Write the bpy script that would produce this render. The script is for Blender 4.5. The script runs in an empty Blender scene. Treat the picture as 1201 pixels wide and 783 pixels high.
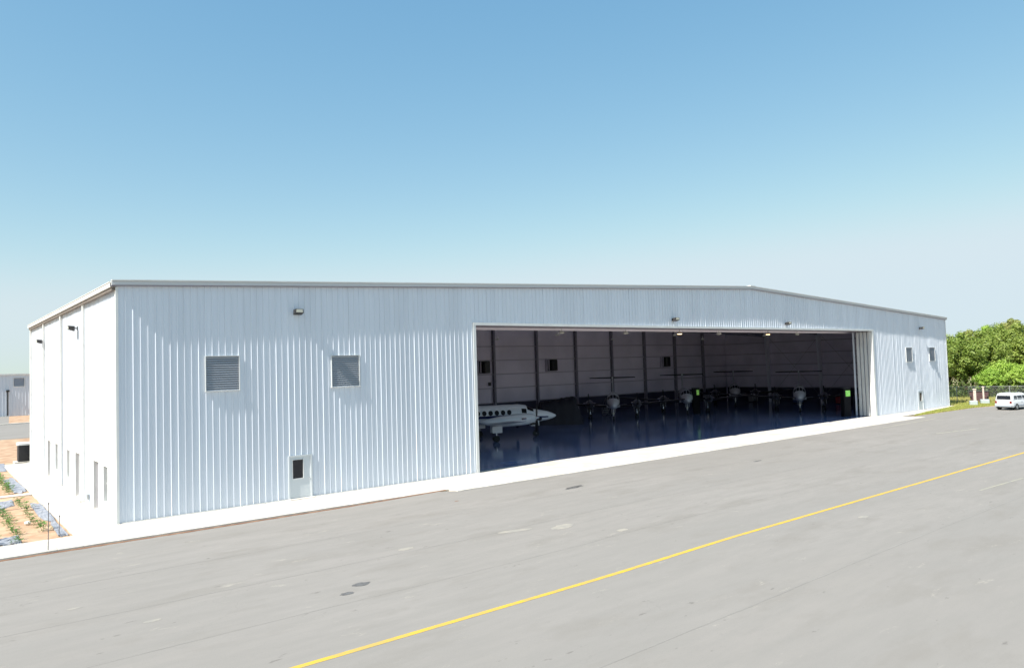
import bpy, math, random
from mathutils import Vector, Matrix
R = math.radians
random.seed(7)
SC = bpy.context.scene
C = SC.collection

# ------------------------------------------------------------------ camera
cam_d = bpy.data.cameras.new("camera")
cam = bpy.data.objects.new("camera", cam_d); C.objects.link(cam)
F = Vector((0.62850912, 0.77659822, 0.04326071)); RT = Vector((0.77779052, -0.62783179, -0.02948137)); UP = RT.cross(F)
cam.matrix_world = Matrix(((RT.x, UP.x, -F.x, -6.678), (RT.y, UP.y, -F.y, -35.499), (RT.z, UP.z, -F.z, 6.276), (0, 0, 0, 1)))
cam_d.sensor_width = 36; cam_d.lens = 860.58 / 1201 * 36
cam_d.clip_start = 0.1; cam_d.clip_end = 6000
SC.camera = cam

# ------------------------------------------------------------------ sky, sun, exposure
SUN = Vector((-0.646, -0.060, 0.76)).normalized()       # towards the sun
w = bpy.data.worlds.new("World"); SC.world = w; w.use_nodes = True
nt = w.node_tree; bg = nt.nodes['Background']
sky = nt.nodes.new('ShaderNodeTexSky'); sky.sky_type = 'NISHITA'; sky.sun_disc = False
sky.sun_elevation = math.asin(SUN.z); sky.sun_rotation = math.atan2(SUN.x, SUN.y)
sky.air_density = 1.0; sky.dust_density = 0.5; sky.ozone_density = 1.0; sky.altitude = 300
# the print's colour response, applied to the whole sky alike: each channel c -> k * c ** g
sp = nt.nodes.new('ShaderNodeSeparateColor'); cb = nt.nodes.new('ShaderNodeCombineColor'); nt.links.new(sky.outputs[0], sp.inputs[0])
for i_, (v0, k_, g_, cap_) in enumerate(((1.195, 1.15, 1.0, 3.75), (1.955, 2.47, .66, 4.45), (3.38, 3.85, .42, 4.85))):
    m0 = nt.nodes.new('ShaderNodeMath'); m0.operation = 'DIVIDE'; m0.inputs[1].default_value = v0
    m1 = nt.nodes.new('ShaderNodeMath'); m1.operation = 'POWER'; m1.inputs[1].default_value = g_
    m2 = nt.nodes.new('ShaderNodeMath'); m2.operation = 'MULTIPLY'; m2.inputs[1].default_value = k_
    nt.links.new(sp.outputs[i_], m0.inputs[0]); nt.links.new(m0.outputs[0], m1.inputs[0]); nt.links.new(m1.outputs[0], m2.inputs[0]); 
    m3 = nt.nodes.new('ShaderNodeMath'); m3.operation = 'SMOOTH_MIN'; m3.inputs[1].default_value = cap_; m3.inputs[2].default_value = .9
    nt.links.new(m2.outputs[0], m3.inputs[0]); nt.links.new(m3.outputs[0], cb.inputs[i_])
nt.links.new(cb.outputs[0], bg.inputs[0]); bg.inputs[1].default_value = 0.10
sun_d = bpy.data.lights.new("sun", 'SUN'); sun_d.energy = 4.6; sun_d.angle = R(0.53); sun_d.color = (1.0, 0.955, 0.88)
sun = bpy.data.objects.new("sun", sun_d); C.objects.link(sun)
sun.rotation_euler = SUN.to_track_quat('Z', 'Y').to_euler()
SC.view_settings.view_transform = 'Standard'; SC.view_settings.look = 'None'
SC.view_settings.gamma = 1; SC.view_settings.use_curve_mapping = False
SC.view_settings.exposure = 0.85
SC.cycles.max_bounces = 10; SC.cycles.diffuse_bounces = 6; SC.cycles.use_denoising = True
SC.cycles.sample_clamp_indirect = 6

# ------------------------------------------------------------------ materials
def mat(name, col, rough=0.6, metal=0.0, spec=0.5, noise=None, nscale=3.0, emit=None, estr=0, bump=0.0, bscale=20, alpha=None):
    m = bpy.data.materials.new(name); m.use_nodes = True
    t = m.node_tree; b = t.nodes['Principled BSDF']
    b.inputs['Base Color'].default_value = (*col, 1); b.inputs['Roughness'].default_value = rough
    b.inputs['Metallic'].default_value = metal; b.inputs['Specular IOR Level'].default_value = spec
    if emit: b.inputs['Emission Color'].default_value = (*emit, 1); b.inputs['Emission Strength'].default_value = estr
    if noise:
        tc = t.nodes.new('ShaderNodeTexCoord'); n = t.nodes.new('ShaderNodeTexNoise')
        n.inputs['Scale'].default_value = nscale; n.inputs['Detail'].default_value = 5
        t.links.new(tc.outputs['Object'], n.inputs['Vector'])
        r = t.nodes.new('ShaderNodeMix'); r.data_type = 'RGBA'
        r.inputs[6].default_value = (*col, 1); r.inputs[7].default_value = (*noise, 1)
        cr = t.nodes.new('ShaderNodeMapRange'); cr.inputs[1].default_value = .35; cr.inputs[2].default_value = .65
        t.links.new(n.outputs[0], cr.inputs[0]); t.links.new(cr.outputs[0], r.inputs[0]); t.links.new(r.outputs[2], b.inputs['Base Color'])
    if bump:
        tc = t.nodes.new('ShaderNodeTexCoord'); n = t.nodes.new('ShaderNodeTexNoise'); n.inputs['Scale'].default_value = bscale
        t.links.new(tc.outputs['Object'], n.inputs['Vector'])
        bp = t.nodes.new('ShaderNodeBump'); bp.inputs['Strength'].default_value = bump; bp.inputs['Distance'].default_value = .02
        t.links.new(n.outputs[0], bp.inputs['Height']); t.links.new(bp.outputs[0], b.inputs['Normal'])
    return m

def panel_mat(name, col, rough=.38):
    """painted sheet steel: faint per-sheet tint, vertical weather streaks"""
    m = mat(name, col, rough); t = m.node_tree; b = t.nodes['Principled BSDF']
    oi = t.nodes.new('ShaderNodeObjectInfo'); g = t.nodes.new('ShaderNodeNewGeometry')
    mp = t.nodes.new('ShaderNodeMapping'); mp.inputs['Scale'].default_value = (2.2, 2.2, .09)
    n = t.nodes.new('ShaderNodeTexNoise'); n.inputs['Scale'].default_value = 1.6; n.inputs['Detail'].default_value = 4
    t.links.new(g.outputs['Position'], mp.inputs[0]); t.links.new(mp.outputs[0], n.inputs['Vector'])
    a = t.nodes.new('ShaderNodeMath'); a.operation = 'MULTIPLY_ADD'; a.inputs[1].default_value = .06; a.inputs[2].default_value = .935
    t.links.new(oi.outputs['Random'], a.inputs[0])
    c = t.nodes.new('ShaderNodeMath'); c.operation = 'MULTIPLY_ADD'; c.inputs[1].default_value = .16; c.inputs[2].default_value = -.08
    t.links.new(n.outputs[0], c.inputs[0])
    s = t.nodes.new('ShaderNodeMath'); s.operation = 'ADD'; t.links.new(a.outputs[0], s.inputs[0]); t.links.new(c.outputs[0], s.inputs[1])
    v = t.nodes.new('ShaderNodeVectorMath'); v.operation = 'SCALE'; v.inputs[0].default_value = col
    t.links.new(s.outputs[0], v.inputs['Scale']); t.links.new(v.outputs[0], b.inputs['Base Color'])
    return m

M = {}
M['panel'] = panel_mat('white_painted_sheet', (.70, .745, .81))
M['trim'] = mat('white_trim', (.74, .75, .73), .4, noise=(.68, .68, .66), nscale=1.2)
M['trim_grey'] = mat('grey_trim', (.55, .56, .57), .45)
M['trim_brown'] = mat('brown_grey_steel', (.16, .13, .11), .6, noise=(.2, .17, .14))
M['louver'] = mat('louver_grey', (.5, .52, .56), .45)
M['liner'] = mat('insulation_facing', (.82, .76, .86), .7, noise=(.7, .65, .74), nscale=.35, bump=.3, bscale=1.5)
M['steel'] = mat('grey_primer_steel', (.24, .22, .27), .6, noise=(.29, .27, .32))
M['floor'] = mat('epoxy_floor', (.2, .28, .5), .12, noise=(.13, .19, .36), nscale=.25, spec=.5)
M['concrete'] = mat('pale_concrete', (.62, .58, .52), .85, noise=(.5, .465, .41), nscale=.9, bump=.15, bscale=30)
M['dark_glass'] = mat('dark_glass', (.012, .013, .018), .05, spec=.6)
M['cabin_glass'] = mat('cabin_glass', (.006, .006, .009), .35, spec=.15)
M['glass_grey'] = mat('grey_glass', (.1, .12, .14), .08, spec=.7)
M['door_paint'] = mat('door_paint', (.62, .655, .67), .5)
M['dark_metal'] = mat('dark_metal', (.03, .028, .028), .5)
M['lens'] = mat('lamp_glass', (.75, .72, .6), .15)
M['lit_lens'] = mat('lit_lamp_glass', (.9, .75, .5), .3, emit=(1, .72, .36), estr=3.2)
M['rubber'] = mat('rubber', (.02, .02, .02), .8)
M['boot'] = mat('black_deice_boot', (.012, .012, .014), .45)
M['air_white'] = mat('aircraft_white', (.72, .74, .76), .2, spec=.6)
M['air_grey'] = mat('aircraft_grey', (.5, .52, .55), .25, spec=.6)
M['nacelle_dark'] = mat('nacelle_dark', (.1, .1, .13), .35)
M['navy'] = mat('navy_paint', (.01, .02, .09), .2, spec=.6)
M['maroon'] = mat('maroon_paint', (.12, .015, .02), .25, spec=.6)
M['chrome'] = mat('polished_metal', (.75, .75, .75), .15, metal=1)
M['mass_black'] = mat('mass_near_black', (.014, .014, .024), .7, noise=(.02, .02, .03))
M['green'] = mat('green_panel', (.2, .75, .12), .4, noise=(.45, .9, .25), nscale=5, emit=(.45, .9, .1), estr=.07)
M['cabinet'] = mat('cabinet_black', (.008, .008, .01), .8, spec=.2)
M['red'] = mat('red_paint', (.35, .03, .03), .35)
M['cabinet_blue'] = mat('cabinet_blue', (.05, .08, .2), .35)
M['yellow_line'] = mat('yellow_road_paint', (.62, .4, .035), .7, noise=(.46, .33, .09), nscale=4)
M['old_paint'] = mat('worn_paint', (.36, .335, .25), .8, noise=(.27, .26, .235), nscale=2.5)
M['seam'] = mat('paving_seam', (.232, .218, .2), .9, noise=(.262, .246, .226), nscale=.8)
M['oil'] = mat('oil_stain', (.085, .08, .075), .5, noise=(.15, .145, .14), nscale=4)
M['pale_stain'] = mat('pale_stain', (.34, .31, .26), .9, noise=(.27, .255, .23), nscale=3)
M['dirt'] = mat('red_dirt', (.17, .085, .05), .95, noise=(.26, .15, .09), nscale=3)
M['soil'] = mat('sandy_soil', (.35, .205, .12), .95, noise=(.5, .35, .23), nscale=1.1, bump=.8, bscale=6)
M['cloth'] = mat('weed_cloth', (.17, .19, .23), .8, noise=(.29, .3, .33), nscale=2.5, bump=.4, bscale=8)
M['stone'] = mat('pale_stone', (.7, .68, .62), .8)
M['wood'] = mat('stake_grey', (.13, .125, .13), .8)
M['car_white'] = mat('car_white', (.75, .76, .77), .2, spec=.6)
M['car_silver'] = mat('car_lower_cladding', (.34, .38, .42), .35, spec=.5)
M['tail'] = mat('tail_light_red', (.2, .02, .02), .2)
M['plate'] = mat('blank_plate', (.6, .62, .6), .4)
M['galv'] = mat('galvanised', (.33, .34, .34), .5, metal=.4)
M['pale_post'] = mat('pale_post', (.5, .4, .33), .8, noise=(.62, .56, .5), nscale=6)
M['bin_brown'] = mat('dumpster_brown', (.09, .05, .055), .6, noise=(.12, .07, .07), nscale=4)
M['pale_block'] = mat('pale_block', (.42, .48, .47), .7)
M['bark'] = mat('bark', (.1, .075, .055), .95, noise=(.15, .12, .09), nscale=6)
M['ac_dark'] = mat('condenser_dark', (.012, .014, .02), .5)

def leaf_mat(name, a, b_, rough=.55):
    m = bpy.data.materials.new(name); m.use_nodes = True; t = m.node_tree
    b = t.nodes['Principled BSDF']; out = t.nodes['Material Output']
    g = t.nodes.new('ShaderNodeNewGeometry'); oi = t.nodes.new('ShaderNodeObjectInfo')
    mx = t.nodes.new('ShaderNodeMix'); mx.data_type = 'RGBA'; mx.inputs[6].default_value = (*a, 1); mx.inputs[7].default_value = (*b_, 1)
    ad = t.nodes.new('ShaderNodeMath'); ad.operation = 'MULTIPLY_ADD'; ad.inputs[1].default_value = .6
    t.links.new(g.outputs['Random Per Island'], ad.inputs[0])
    mu = t.nodes.new('ShaderNodeMath'); mu.operation = 'MULTIPLY'; mu.inputs[1].default_value = .4
    t.links.new(oi.outputs['Random'], mu.inputs[0]); t.links.new(mu.outputs[0], ad.inputs[2])
    t.links.new(ad.outputs[0], mx.inputs[0]); t.links.new(mx.outputs[2], b.inputs['Base Color'])
    b.inputs['Roughness'].default_value = rough
    tr = t.nodes.new('ShaderNodeBsdfTranslucent'); t.links.new(mx.outputs[2], tr.inputs[0])
    ms = t.nodes.new('ShaderNodeMixShader'); ms.inputs[0].default_value = .35
    t.links.new(b.outputs[0], ms.inputs[1]); t.links.new(tr.outputs[0], ms.inputs[2]); t.links.new(ms.outputs[0], out.inputs[0])
    return m
M['leaf'] = leaf_mat('oak_leaf', (.16, .25, .035), (.36, .42, .09))
M['leaf_bright'] = leaf_mat('bright_leaf', (.24, .42, .05), (.46, .6, .11))
M['leaf_olive'] = leaf_mat('olive_leaf', (.19, .25, .05), (.4, .4, .11))
M['grass'] = leaf_mat('grass_blade', (.3, .36, .06), (.55, .52, .17))
M['leaf_shaded'] = leaf_mat('shaded_understory_leaf', (.05, .09, .02), (.13, .18, .04))  # deep shade under the trees put into the leaf colour
M['bed_plant'] = leaf_mat('bed_plant_leaf', (.06, .15, .03), (.16, .27, .06))

def asphalt_mat():
    m = bpy.data.materials.new('weathered_asphalt'); m.use_nodes = True; t = m.node_tree
    b = t.nodes['Principled BSDF']; b.inputs['Roughness'].default_value = .9; b.inputs['Specular IOR Level'].default_value = .08
    tc = t.nodes.new('ShaderNodeTexCoord')
    def noise(sc, mapping=None, detail=6, rough=.55):
        n = t.nodes.new('ShaderNodeTexNoise'); n.inputs['Scale'].default_value = sc; n.inputs['Detail'].default_value = detail
        n.inputs['Roughness'].default_value = rough
        if mapping:
            mp = t.nodes.new('ShaderNodeMapping'); mp.inputs['Scale'].default_value = mapping
            t.links.new(tc.outputs['Object'], mp.inputs[0]); t.links.new(mp.outputs[0], n.inputs['Vector'])
        else: t.links.new(tc.outputs['Object'], n.inputs['Vector'])
        return n.outputs[0]
    def mix(fac, c0, c1, lo=.4, hi=.6):
        r = t.nodes.new('ShaderNodeMapRange'); r.inputs[1].default_value = lo; r.inputs[2].default_value = hi
        t.links.new(fac, r.inputs[0])
        x = t.nodes.new('ShaderNodeMix'); x.data_type = 'RGBA'
        for i, cc in ((6, c0), (7, c1)):
            if isinstance(cc, tuple): x.inputs[i].default_value = (*cc, 1)
            else: t.links.new(cc, x.inputs[i])
        t.links.new(r.outputs[0], x.inputs[0]); return x.outputs[2]
    c = mix(noise(.06), (.258, .241, .221), (.282, .264, .245), .35, .65)
    c2 = mix(noise(.22, (.12, 1.2, 1)), (.25, .237, .22), c, .28, .55)            # lanes of the paver along the hangar
    c3 = mix(noise(1.3, (.3, 1.4, 1), detail=8, rough=.7), (.243, .23, .212), c2, .3, .6)           # mottling
    c3b = mix(noise(.45, (.5, 1.3, 1), detail=7, rough=.65), (.236, .221, .201), c3, .33, .47)       # damp and dusty patches
    c3c = mix(noise(3.1, (.45, 1.1, 1), detail=4, rough=.6), c3b, (.185, .172, .158), .68, .73)        # small dark drips
    c4 = mix(noise(.9, (.5, 1.2, 1), detail=9, rough=.8), c3c, (.36, .335, .29), .6, .72)          # pale specks and scuffs
    c5 = mix(noise(55, detail=3, rough=.8), c4, (.15, .145, .14), .58, .8)           # aggregate
    wv = t.nodes.new('ShaderNodeTexVoronoi'); wv.feature = 'DISTANCE_TO_EDGE'; wv.inputs['Scale'].default_value = .11
    mp = t.nodes.new('ShaderNodeMapping'); mp.inputs['Scale'].default_value = (.6, 1.6, 1)
    nn = t.nodes.new('ShaderNodeTexNoise'); nn.inputs['Scale'].default_value = .5; nn.inputs['Detail'].default_value = 5
    t.links.new(tc.outputs['Object'], nn.inputs['Vector'])
    av = t.nodes.new('ShaderNodeVectorMath'); av.operation = 'MULTIPLY_ADD'; av.inputs[1].default_value = (5, 5, 0)
    t.links.new(nn.outputs[1], av.inputs[0]); t.links.new(tc.outputs['Object'], av.inputs[2])
    t.links.new(av.outputs[0], mp.inputs[0]); t.links.new(mp.outputs[0], wv.inputs['Vector'])
    c6 = mix(wv.outputs['Distance'], (.235, .222, .205), c5, .0, .002)
    t.links.new(c6, b.inputs['Base Color'])
    bp = t.nodes.new('ShaderNodeBump'); bp.inputs['Strength'].default_value = .12; bp.inputs['Distance'].default_value = .01
    t.links.new(noise(40, detail=4), bp.inputs['Height']); t.links.new(bp.outputs[0], b.inputs['Normal'])
    return m
M['asphalt'] = asphalt_mat()

def ground_mat():
    m = mat('sandy_ground', (.46, .31, .18), .95, noise=(.3, .3, .14), nscale=.03, bump=.5, bscale=1)
    return m
M['ground'] = ground_mat()

# ------------------------------------------------------------------ mesh helpers
class MB:
    def __init__(s): s.v = []; s.f = []; s.mi = []
    def face(s, pts, mi=0):
        n = len(s.v); s.v += [tuple(p) for p in pts]; s.f.append(tuple(range(n, n + len(pts)))); s.mi.append(mi)
    def mesh(s, pts, faces, mi=0):
        n = len(s.v); s.v += [tuple(p) for p in pts]
        for f in faces: s.f.append(tuple(n + i for i in f)); s.mi.append(mi)
    def box(s, a, b, mi=0):
        x0, y0, z0 = a; x1, y1, z1 = b
        p = [(x0,y0,z0),(x1,y0,z0),(x1,y1,z0),(x0,y1,z0),(x0,y0,z1),(x1,y0,z1),(x1,y1,z1),(x0,y1,z1)]
        s.mesh(p, [(0,3,2,1),(4,5,6,7),(0,1,5,4),(1,2,6,5),(2,3,7,6),(3,0,4,7)], mi); return s
    def bbox(s, a, b, c=.02, mi=0):
        """box with chamfered vertical and top edges"""
        x0, y0, z0 = a; x1, y1, z1 = b
        def ring(d, z): return [(x0+d,y0+c,z),(x0+c,y0+d,z),(x1-c,y0+d,z),(x1-d,y0+c,z),(x1-d,y1-c,z),(x1-c,y1-d,z),(x0+c,y1-d,z),(x0+d,y1-c,z)]
        p = ring(0, z0) + ring(0, z1 - c) + ring(c*.8, z1)
        f = [tuple(range(7, -1, -1)), tuple(range(16, 24))]
        for k in (0, 8):
            for i in range(8): f.append((k+i, k+(i+1)%8, k+8+(i+1)%8, k+8+i))
        s.mesh(p, f, mi); return s
    def tube(s, a, b, r0, r1=None, n=8, mi=0, cap=True):
        r1 = r0 if r1 is None else r1
        a, b = Vector(a), Vector(b); d = (b - a).normalized()
        u = d.orthogonal().normalized(); v = d.cross(u)
        p = []
        for c, r in ((a, r0), (b, r1)):
            for i in range(n):
                t = 2*math.pi*i/n; p.append(c + (u*math.cos(t) + v*math.sin(t))*r)
        f = [(i, (i+1) % n, n+(i+1) % n, n+i) for i in range(n)]
        if cap: f += [tuple(range(n-1, -1, -1)), tuple(range(n, 2*n))]
        s.mesh(p, f, mi); return s
    def loft(s, rings, mi=0, cap=True):
        n = len(rings[0]); p = [q for r in rings for q in r]
        f = []
        for k in range(len(rings)-1):
            for i in range(n): f.append((k*n+i, k*n+(i+1) % n, (k+1)*n+(i+1) % n, (k+1)*n+i))
        if cap: f += [tuple(range(n-1, -1, -1)), tuple(range((len(rings)-1)*n, len(rings)*n))]
        s.mesh(p, f, mi); return s
    def data(s, name, mats, smooth=False):
        me = bpy.data.meshes.new(name); me.from_pydata(s.v, [], s.f)
        for m in (mats if isinstance(mats, (list, tuple)) else [mats]): me.materials.append(M[m])
        if len(set(s.mi)) > 1: me.polygons.foreach_set('material_index', s.mi)
        if smooth: me.polygons.foreach_set('use_smooth', [True]*len(me.polygons))
        me.update(); return me
    def build(s, name, mats, parent=None, smooth=False, fix=True, loc=None):
        me = s.data(name, mats, smooth)
        if fix:
            import bmesh
            bm = bmesh.new(); bm.from_mesh(me); bmesh.ops.recalc_face_normals(bm, faces=bm.faces); bm.to_mesh(me); bm.free()
        return link(name, me, parent, loc)
def link(name, me, parent=None, loc=None, rot=None):
    o = bpy.data.objects.new(name, me); C.objects.link(o)
    if parent: o.parent = parent
    if loc: o.location = loc
    if rot: o.rotation_euler = rot
    return o
def thing(name, label, cat, loc=(0,0,0), rz=0, group=None):
    o = bpy.data.objects.new(name, None); C.objects.link(o); o.empty_display_size = .3
    o.location = loc; o.rotation_euler = (0, 0, rz); return tag(o, label, cat, group)
def tag(o, label, cat, group=None):
    o['label'] = label; o['category'] = cat
    if group: o['group'] = group
    return o
def struct(o): o['kind'] = 'structure'; return o
def stuff(o): o['kind'] = 'stuff'; return o
def copy_tree(o, parent=None):
    c = o.copy(); C.objects.link(c)
    if parent: c.parent = parent
    for ch in list(o.children): copy_tree(ch, c)
    return c
def sheet(name, pts, z, m, parent=None):
    b = MB(); b.face([(x, y, z) for x, y in pts]); return b.build(name, m, parent)

# ------------------------------------------------------------------ the ground
W, D, H, RX, RZ = 88.48, 30.82, 10.4, 48.24, 12.32          # hangar width, depth, eave, ridge x, ridge z
OX0, OX1, OZ = 19.21, 69.74, 8.76                            # door opening

struct(sheet('ground', [(-3000, -3000), (3000, -3000), (3000, 3000), (-3000, 3000)], -0.16, 'ground'))

def smooth(t): t = max(0, min(1, t)); return t*t*(3-2*t)
def az(x): return -0.10 + 0.088*smooth((x-8)/9)              # asphalt surface: a kerb at the left, flush at the doors
b = MB(); xs = [-160, -60, -20, 0, 6, 8, 9, 10, 11, 12, 13, 14, 15, 16, 17, 18, 30, 50, 71, 87, 104]; ys = [-160, -60, -30, -20, -12, -8, -3.56]
pts = [(x, y, az(x)) for x in xs for y in ys]; n = len(ys)
# along the open doors the asphalt stops at y = -4.36
def edge_y(x): return -3.56 if x < 15 else (-4.36 if x < 71 else -3.0)
pts = [(x, (edge_y(x) if y == -3.56 else y), z) for (x, y, z) in pts]
b.mesh(pts, [(i*n+j, (i+1)*n+j, (i+1)*n+j+1, i*n+j+1) for i in range(len(xs)-1) for j in range(n-1)])
struct(b.build('asphalt_apron', 'asphalt'))
# asphalt that carries on past the right end where the car is parked
# far road behind the building, with its kerb line
struct(sheet('far_road', [(-120, 61.8), (60, 61.8), (60, 94.2), (-120, 94.2)], -0.11, 'asphalt'))
b = MB(); b.box((-120, 94.2, -.15), (60, 95.2, .03)); struct(b.build('road_kerb', 'concrete'))
struct(sheet('far_apron', [(-120, 95.2), (3.6, 95.2), (6.0, 124.9), (-120, 124.9)], -0.12, 'asphalt'))

# concrete walk in front, cast in slabs with joints
walk = bpy.data.objects.new('concrete_walk', None); C.objects.link(walk); struct(walk)
def slab(x0, y0, x1, y1, top=0.0, parent=walk, bot=-.15):
    bb = MB(); g = .006; bb.bbox((x0+g, y0+g, bot), (x1-g, y1-g, top), .012); return bb.build('slab', 'concrete', parent)
x = -24.0
while x < -1.9: slab(x, -3.5, min(x+3.05, -1.8), -1.2); x += 3.05
x = -1.8
for k in range(6): 
    x1 = [0.9, 3.6, 6.4, 9.2, 12.0, 14.7][k]; slab(x, -3.5, x1, -.02); x = x1
k = 0; x = 14.7
while x < 71.0:
    x1 = min(x+3.52, 71.0)
    slab(x, -4.3, x1, .55 if x > 17 and x < 70 else -.02, 0.0); x = x1
for k in range(5): slab(71+3.6*k, -2.0+.2*k, 71+3.6*(k+1), -.02, 0.0)
y = -.02
while y < 31.2: slab(-1.8, y, -.02, min(y+1.9, 31.6)); y += 1.9
slab(-9, 12.95, -1.8, 13.5, .01); 
# red dirt washed against the kerb
b = MB(); random.seed(3); prev = None
for i in range(150):
    x = -22 + i*.25; wd = .05+.07*random.random()
    if x > 14.6: break
    cur = ((x, -3.5, az(x)+.035), (x, -3.5-wd, az(x)+.004)); 
    if prev: b.face([prev[0], prev[1], cur[1], cur[0]])
    prev = cur
stuff(b.build('kerb_dirt', 'dirt', fix=False))

# soil bed at the left
b = MB(); random.seed(11); nx, ny = 26, 90
P = []
for i in range(nx):
    for j in range(ny):
        x = -16 + i*14.2/(nx-1); y = -1.2+j*34.0/(ny-1)
        P.append((x, y, -.07+.05*random.random()-(0.03 if i == nx-1 else 0)))
b.mesh(P, [(i*ny+j, (i+1)*ny+j, (i+1)*ny+j+1, i*ny+j+1) for i in range(nx-1) for j in range(ny-1)])
struct(b.build('soil_bed', 'soil'))
struct(sheet('bare_soil', [(-90, 32.8), (-1, 32.8), (40, 32.8), (40, 61.8), (-90, 61.8)], -.125, 'soil'))
struct(sheet('far_soil', [(3.6, 95.2), (40, 95.2), (40, 124.9), (6.0, 124.9)], -.125, 'soil'))

def cloth(pts, label):
    b = MB(); cx = sum(p[0] for p in pts)/len(pts); cy = sum(p[1] for p in pts)/len(pts); random.seed(len(pts)+int(cx*10))
    rings = []
    m = 24
    for k, s in enumerate((0.02, .35, .7, .9, 1.0)):
        r = []
        for i in range(m):
            t = i/m*len(pts); a = int(t); fr = t-a; p, q_ = pts[a], pts[(a+1) % len(pts)]
            j = 1+random.uniform(-.1, .1)
            r.append((cx+(p[0]+(q_[0]-p[0])*fr-cx)*s*j, cy+(p[1]+(q_[1]-p[1])*fr-cy)*s*j, (.012+.03*random.random()) if k < 4 else -.03))
        rings.append(r)
    b.loft(rings, cap=False); o = b.build('ground_cloth', 'cloth'); tag(o, label, 'ground cloth', 'weed cloths on the soil bed')
cloth([(-2.9, 34.2), (-1.6, 32.4), (-1.9, 27.2), (-3.4, 26.9)], 'blue grey weed cloth at the far end of the soil bed beside the dark condenser')
cloth([(-2.5, 21.4), (-1.9, 22.6), (-1.85, 14.6), (-2.5, 14.2)], 'long blue grey weed cloth beside the pale walk, beyond the cross path')
cloth([(-2.25, 9.6), (-1.85, 9.2), (-1.85, 4.6), (-1.95, 2.8), (-2.3, 4.0), (-2.35, 6.3)], 'rumpled grey weed cloth along the walk, nearer than the cross path')
cloth([(-3.6, 11.0), (-2.8, 11.8), (-2.9, 9.6), (-3.7, 8.3)], 'small grey weed cloth at the left just in front of the cross path')
cloth([(-4.2, .4), (-3.5, .6), (-3.55, -1.05), (-4.4, -1.05)], 'grey weed cloth scrap in the bed corner nearest the kerb strip')
cloth([(-2.15, 2.9), (-1.95, 3.0), (-1.95, -.8), (-2.3, -.8)], 'narrow torn grey cloth strip between the stake and the walk')

# plants in rows
def plant_data(seed):
    rnd = random.Random(seed); b = MB()
    for i in range(46):
        a = rnd.uniform(0, 6.28); r = rnd.uniform(.02, .26); z = rnd.uniform(.05, .38)*(1-r*1.6); s = rnd.uniform(.06, .12)
        c = Vector((math.cos(a)*r, math.sin(a)*r, z)); d = Vector((math.cos(a), math.sin(a), rnd.uniform(-.1, .9))).normalized()
        u = d.cross(Vector((0, 0, 1))).normalized()
        b.face([c-d*s*.2, c+d*s*.4+u*s*.4, c+d*s, c+d*s*.4-u*s*.4])
    for i in range(5):
        a = i*1.3; b.tube((0, 0, -.08), (math.cos(a)*.1, math.sin(a)*.1, .2), .006, n=3)
    return b.data('plant', 'bed_plant')
PD = [plant_data(s) for s in range(4)]
random.seed(5)
def plants(row_x, y0, y1, step, lab, grp):
    y = y0; words = ['first', 'second', 'third', 'fourth', 'fifth', 'sixth', 'seventh', 'eighth', 'ninth', 'tenth', 'eleventh', 'twelfth', 'thirteenth', 'fourteenth', 'fifteenth', 'sixteenth']; i = 0
    while y < y1 and i < 16:
        o = link('plant', PD[random.randrange(4)], None, (row_x+random.uniform(-.08, .08), y, -.02), (0, 0, random.uniform(0, 6)))
        s = random.uniform(.7, 1.35); o.scale = (s, s, s*.9); tag(o, lab % words[i], 'plant', grp); i += 1; y += step*random.uniform(.75, 1.3)
plants(-2.65, 1.2, 10.9, .95, '%s low green plant from the kerb, in the row beside the stone', 'plants in the near bed, row by the walk')
plants(-3.6, -.9, 9.0, .8, '%s low green plant from the kerb, in the second row from the walk', 'plants in the near bed, second row')
plants(-4.5, -.9, 9.0, .9, '%s low green plant from the kerb, in the third row from the walk', 'plants in the near bed, third row')
plants(-2.7, 14.4, 25, .9, '%s low green plant beyond the cross path', 'plants in the bed behind the cross path')
def blob(name, c, r, m, seed=1, parent=None, sq=.7):
    rnd = random.Random(seed); b = MB(); rings = []
    for i in range(7):
        ph = math.pi*(i+.02)/6.04; rings.append([(c[0]+r*math.sin(ph)*math.cos(t*.785)*(1+rnd.uniform(-.15, .15)), c[1]+r*math.sin(ph)*math.sin(t*.785)*(1+rnd.uniform(-.15, .15)), c[2]+r*sq*math.cos(ph)) for t in range(8)])
    b.loft(rings); return b.build(name, m, parent)
tag(blob('stone', (-2.95, 3.2, .03), .13, 'stone'), 'single white stone lying between the plant rows', 'stone')
# stakes and cord
for (x, y, h, lab) in ((-2.94, -3.3, 1.68, 'thin dark stake standing at the kerb with a cord tied to its top'), (-2.25, -.6, .75, 'short thin dark stake in the soil beside the torn cloth')):
    o = thing('stake', lab, 'stake', (x, y, 0)); b = MB(); b.tube((0, 0, -.14), (.02, 0, h), .015, .013, 6); b.build('rod', 'wood', o)
    b = MB(); b.bbox((-.025+.02, -.025, h), (.025+.02, .025, h+.04), .008); b.build('cap', 'wood', o)
b = MB(); q0 = Vector((-2.93, -3.3, 1.66)); q1 = Vector((-9, -3.3, 1.7))
for i in range(12):
    f0, f1 = i/12, (i+1)/12; b.tube(q0.lerp(q1, f0)-Vector((0, 0, .3*f0*(1-f0))), q0.lerp(q1, f1)-Vector((0, 0, .3*f1*(1-f1))), .007, n=4)
tag(b.build('cord', 'wood'), 'thin cord stretched level from the kerb stake out to the left', 'cord')

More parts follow.
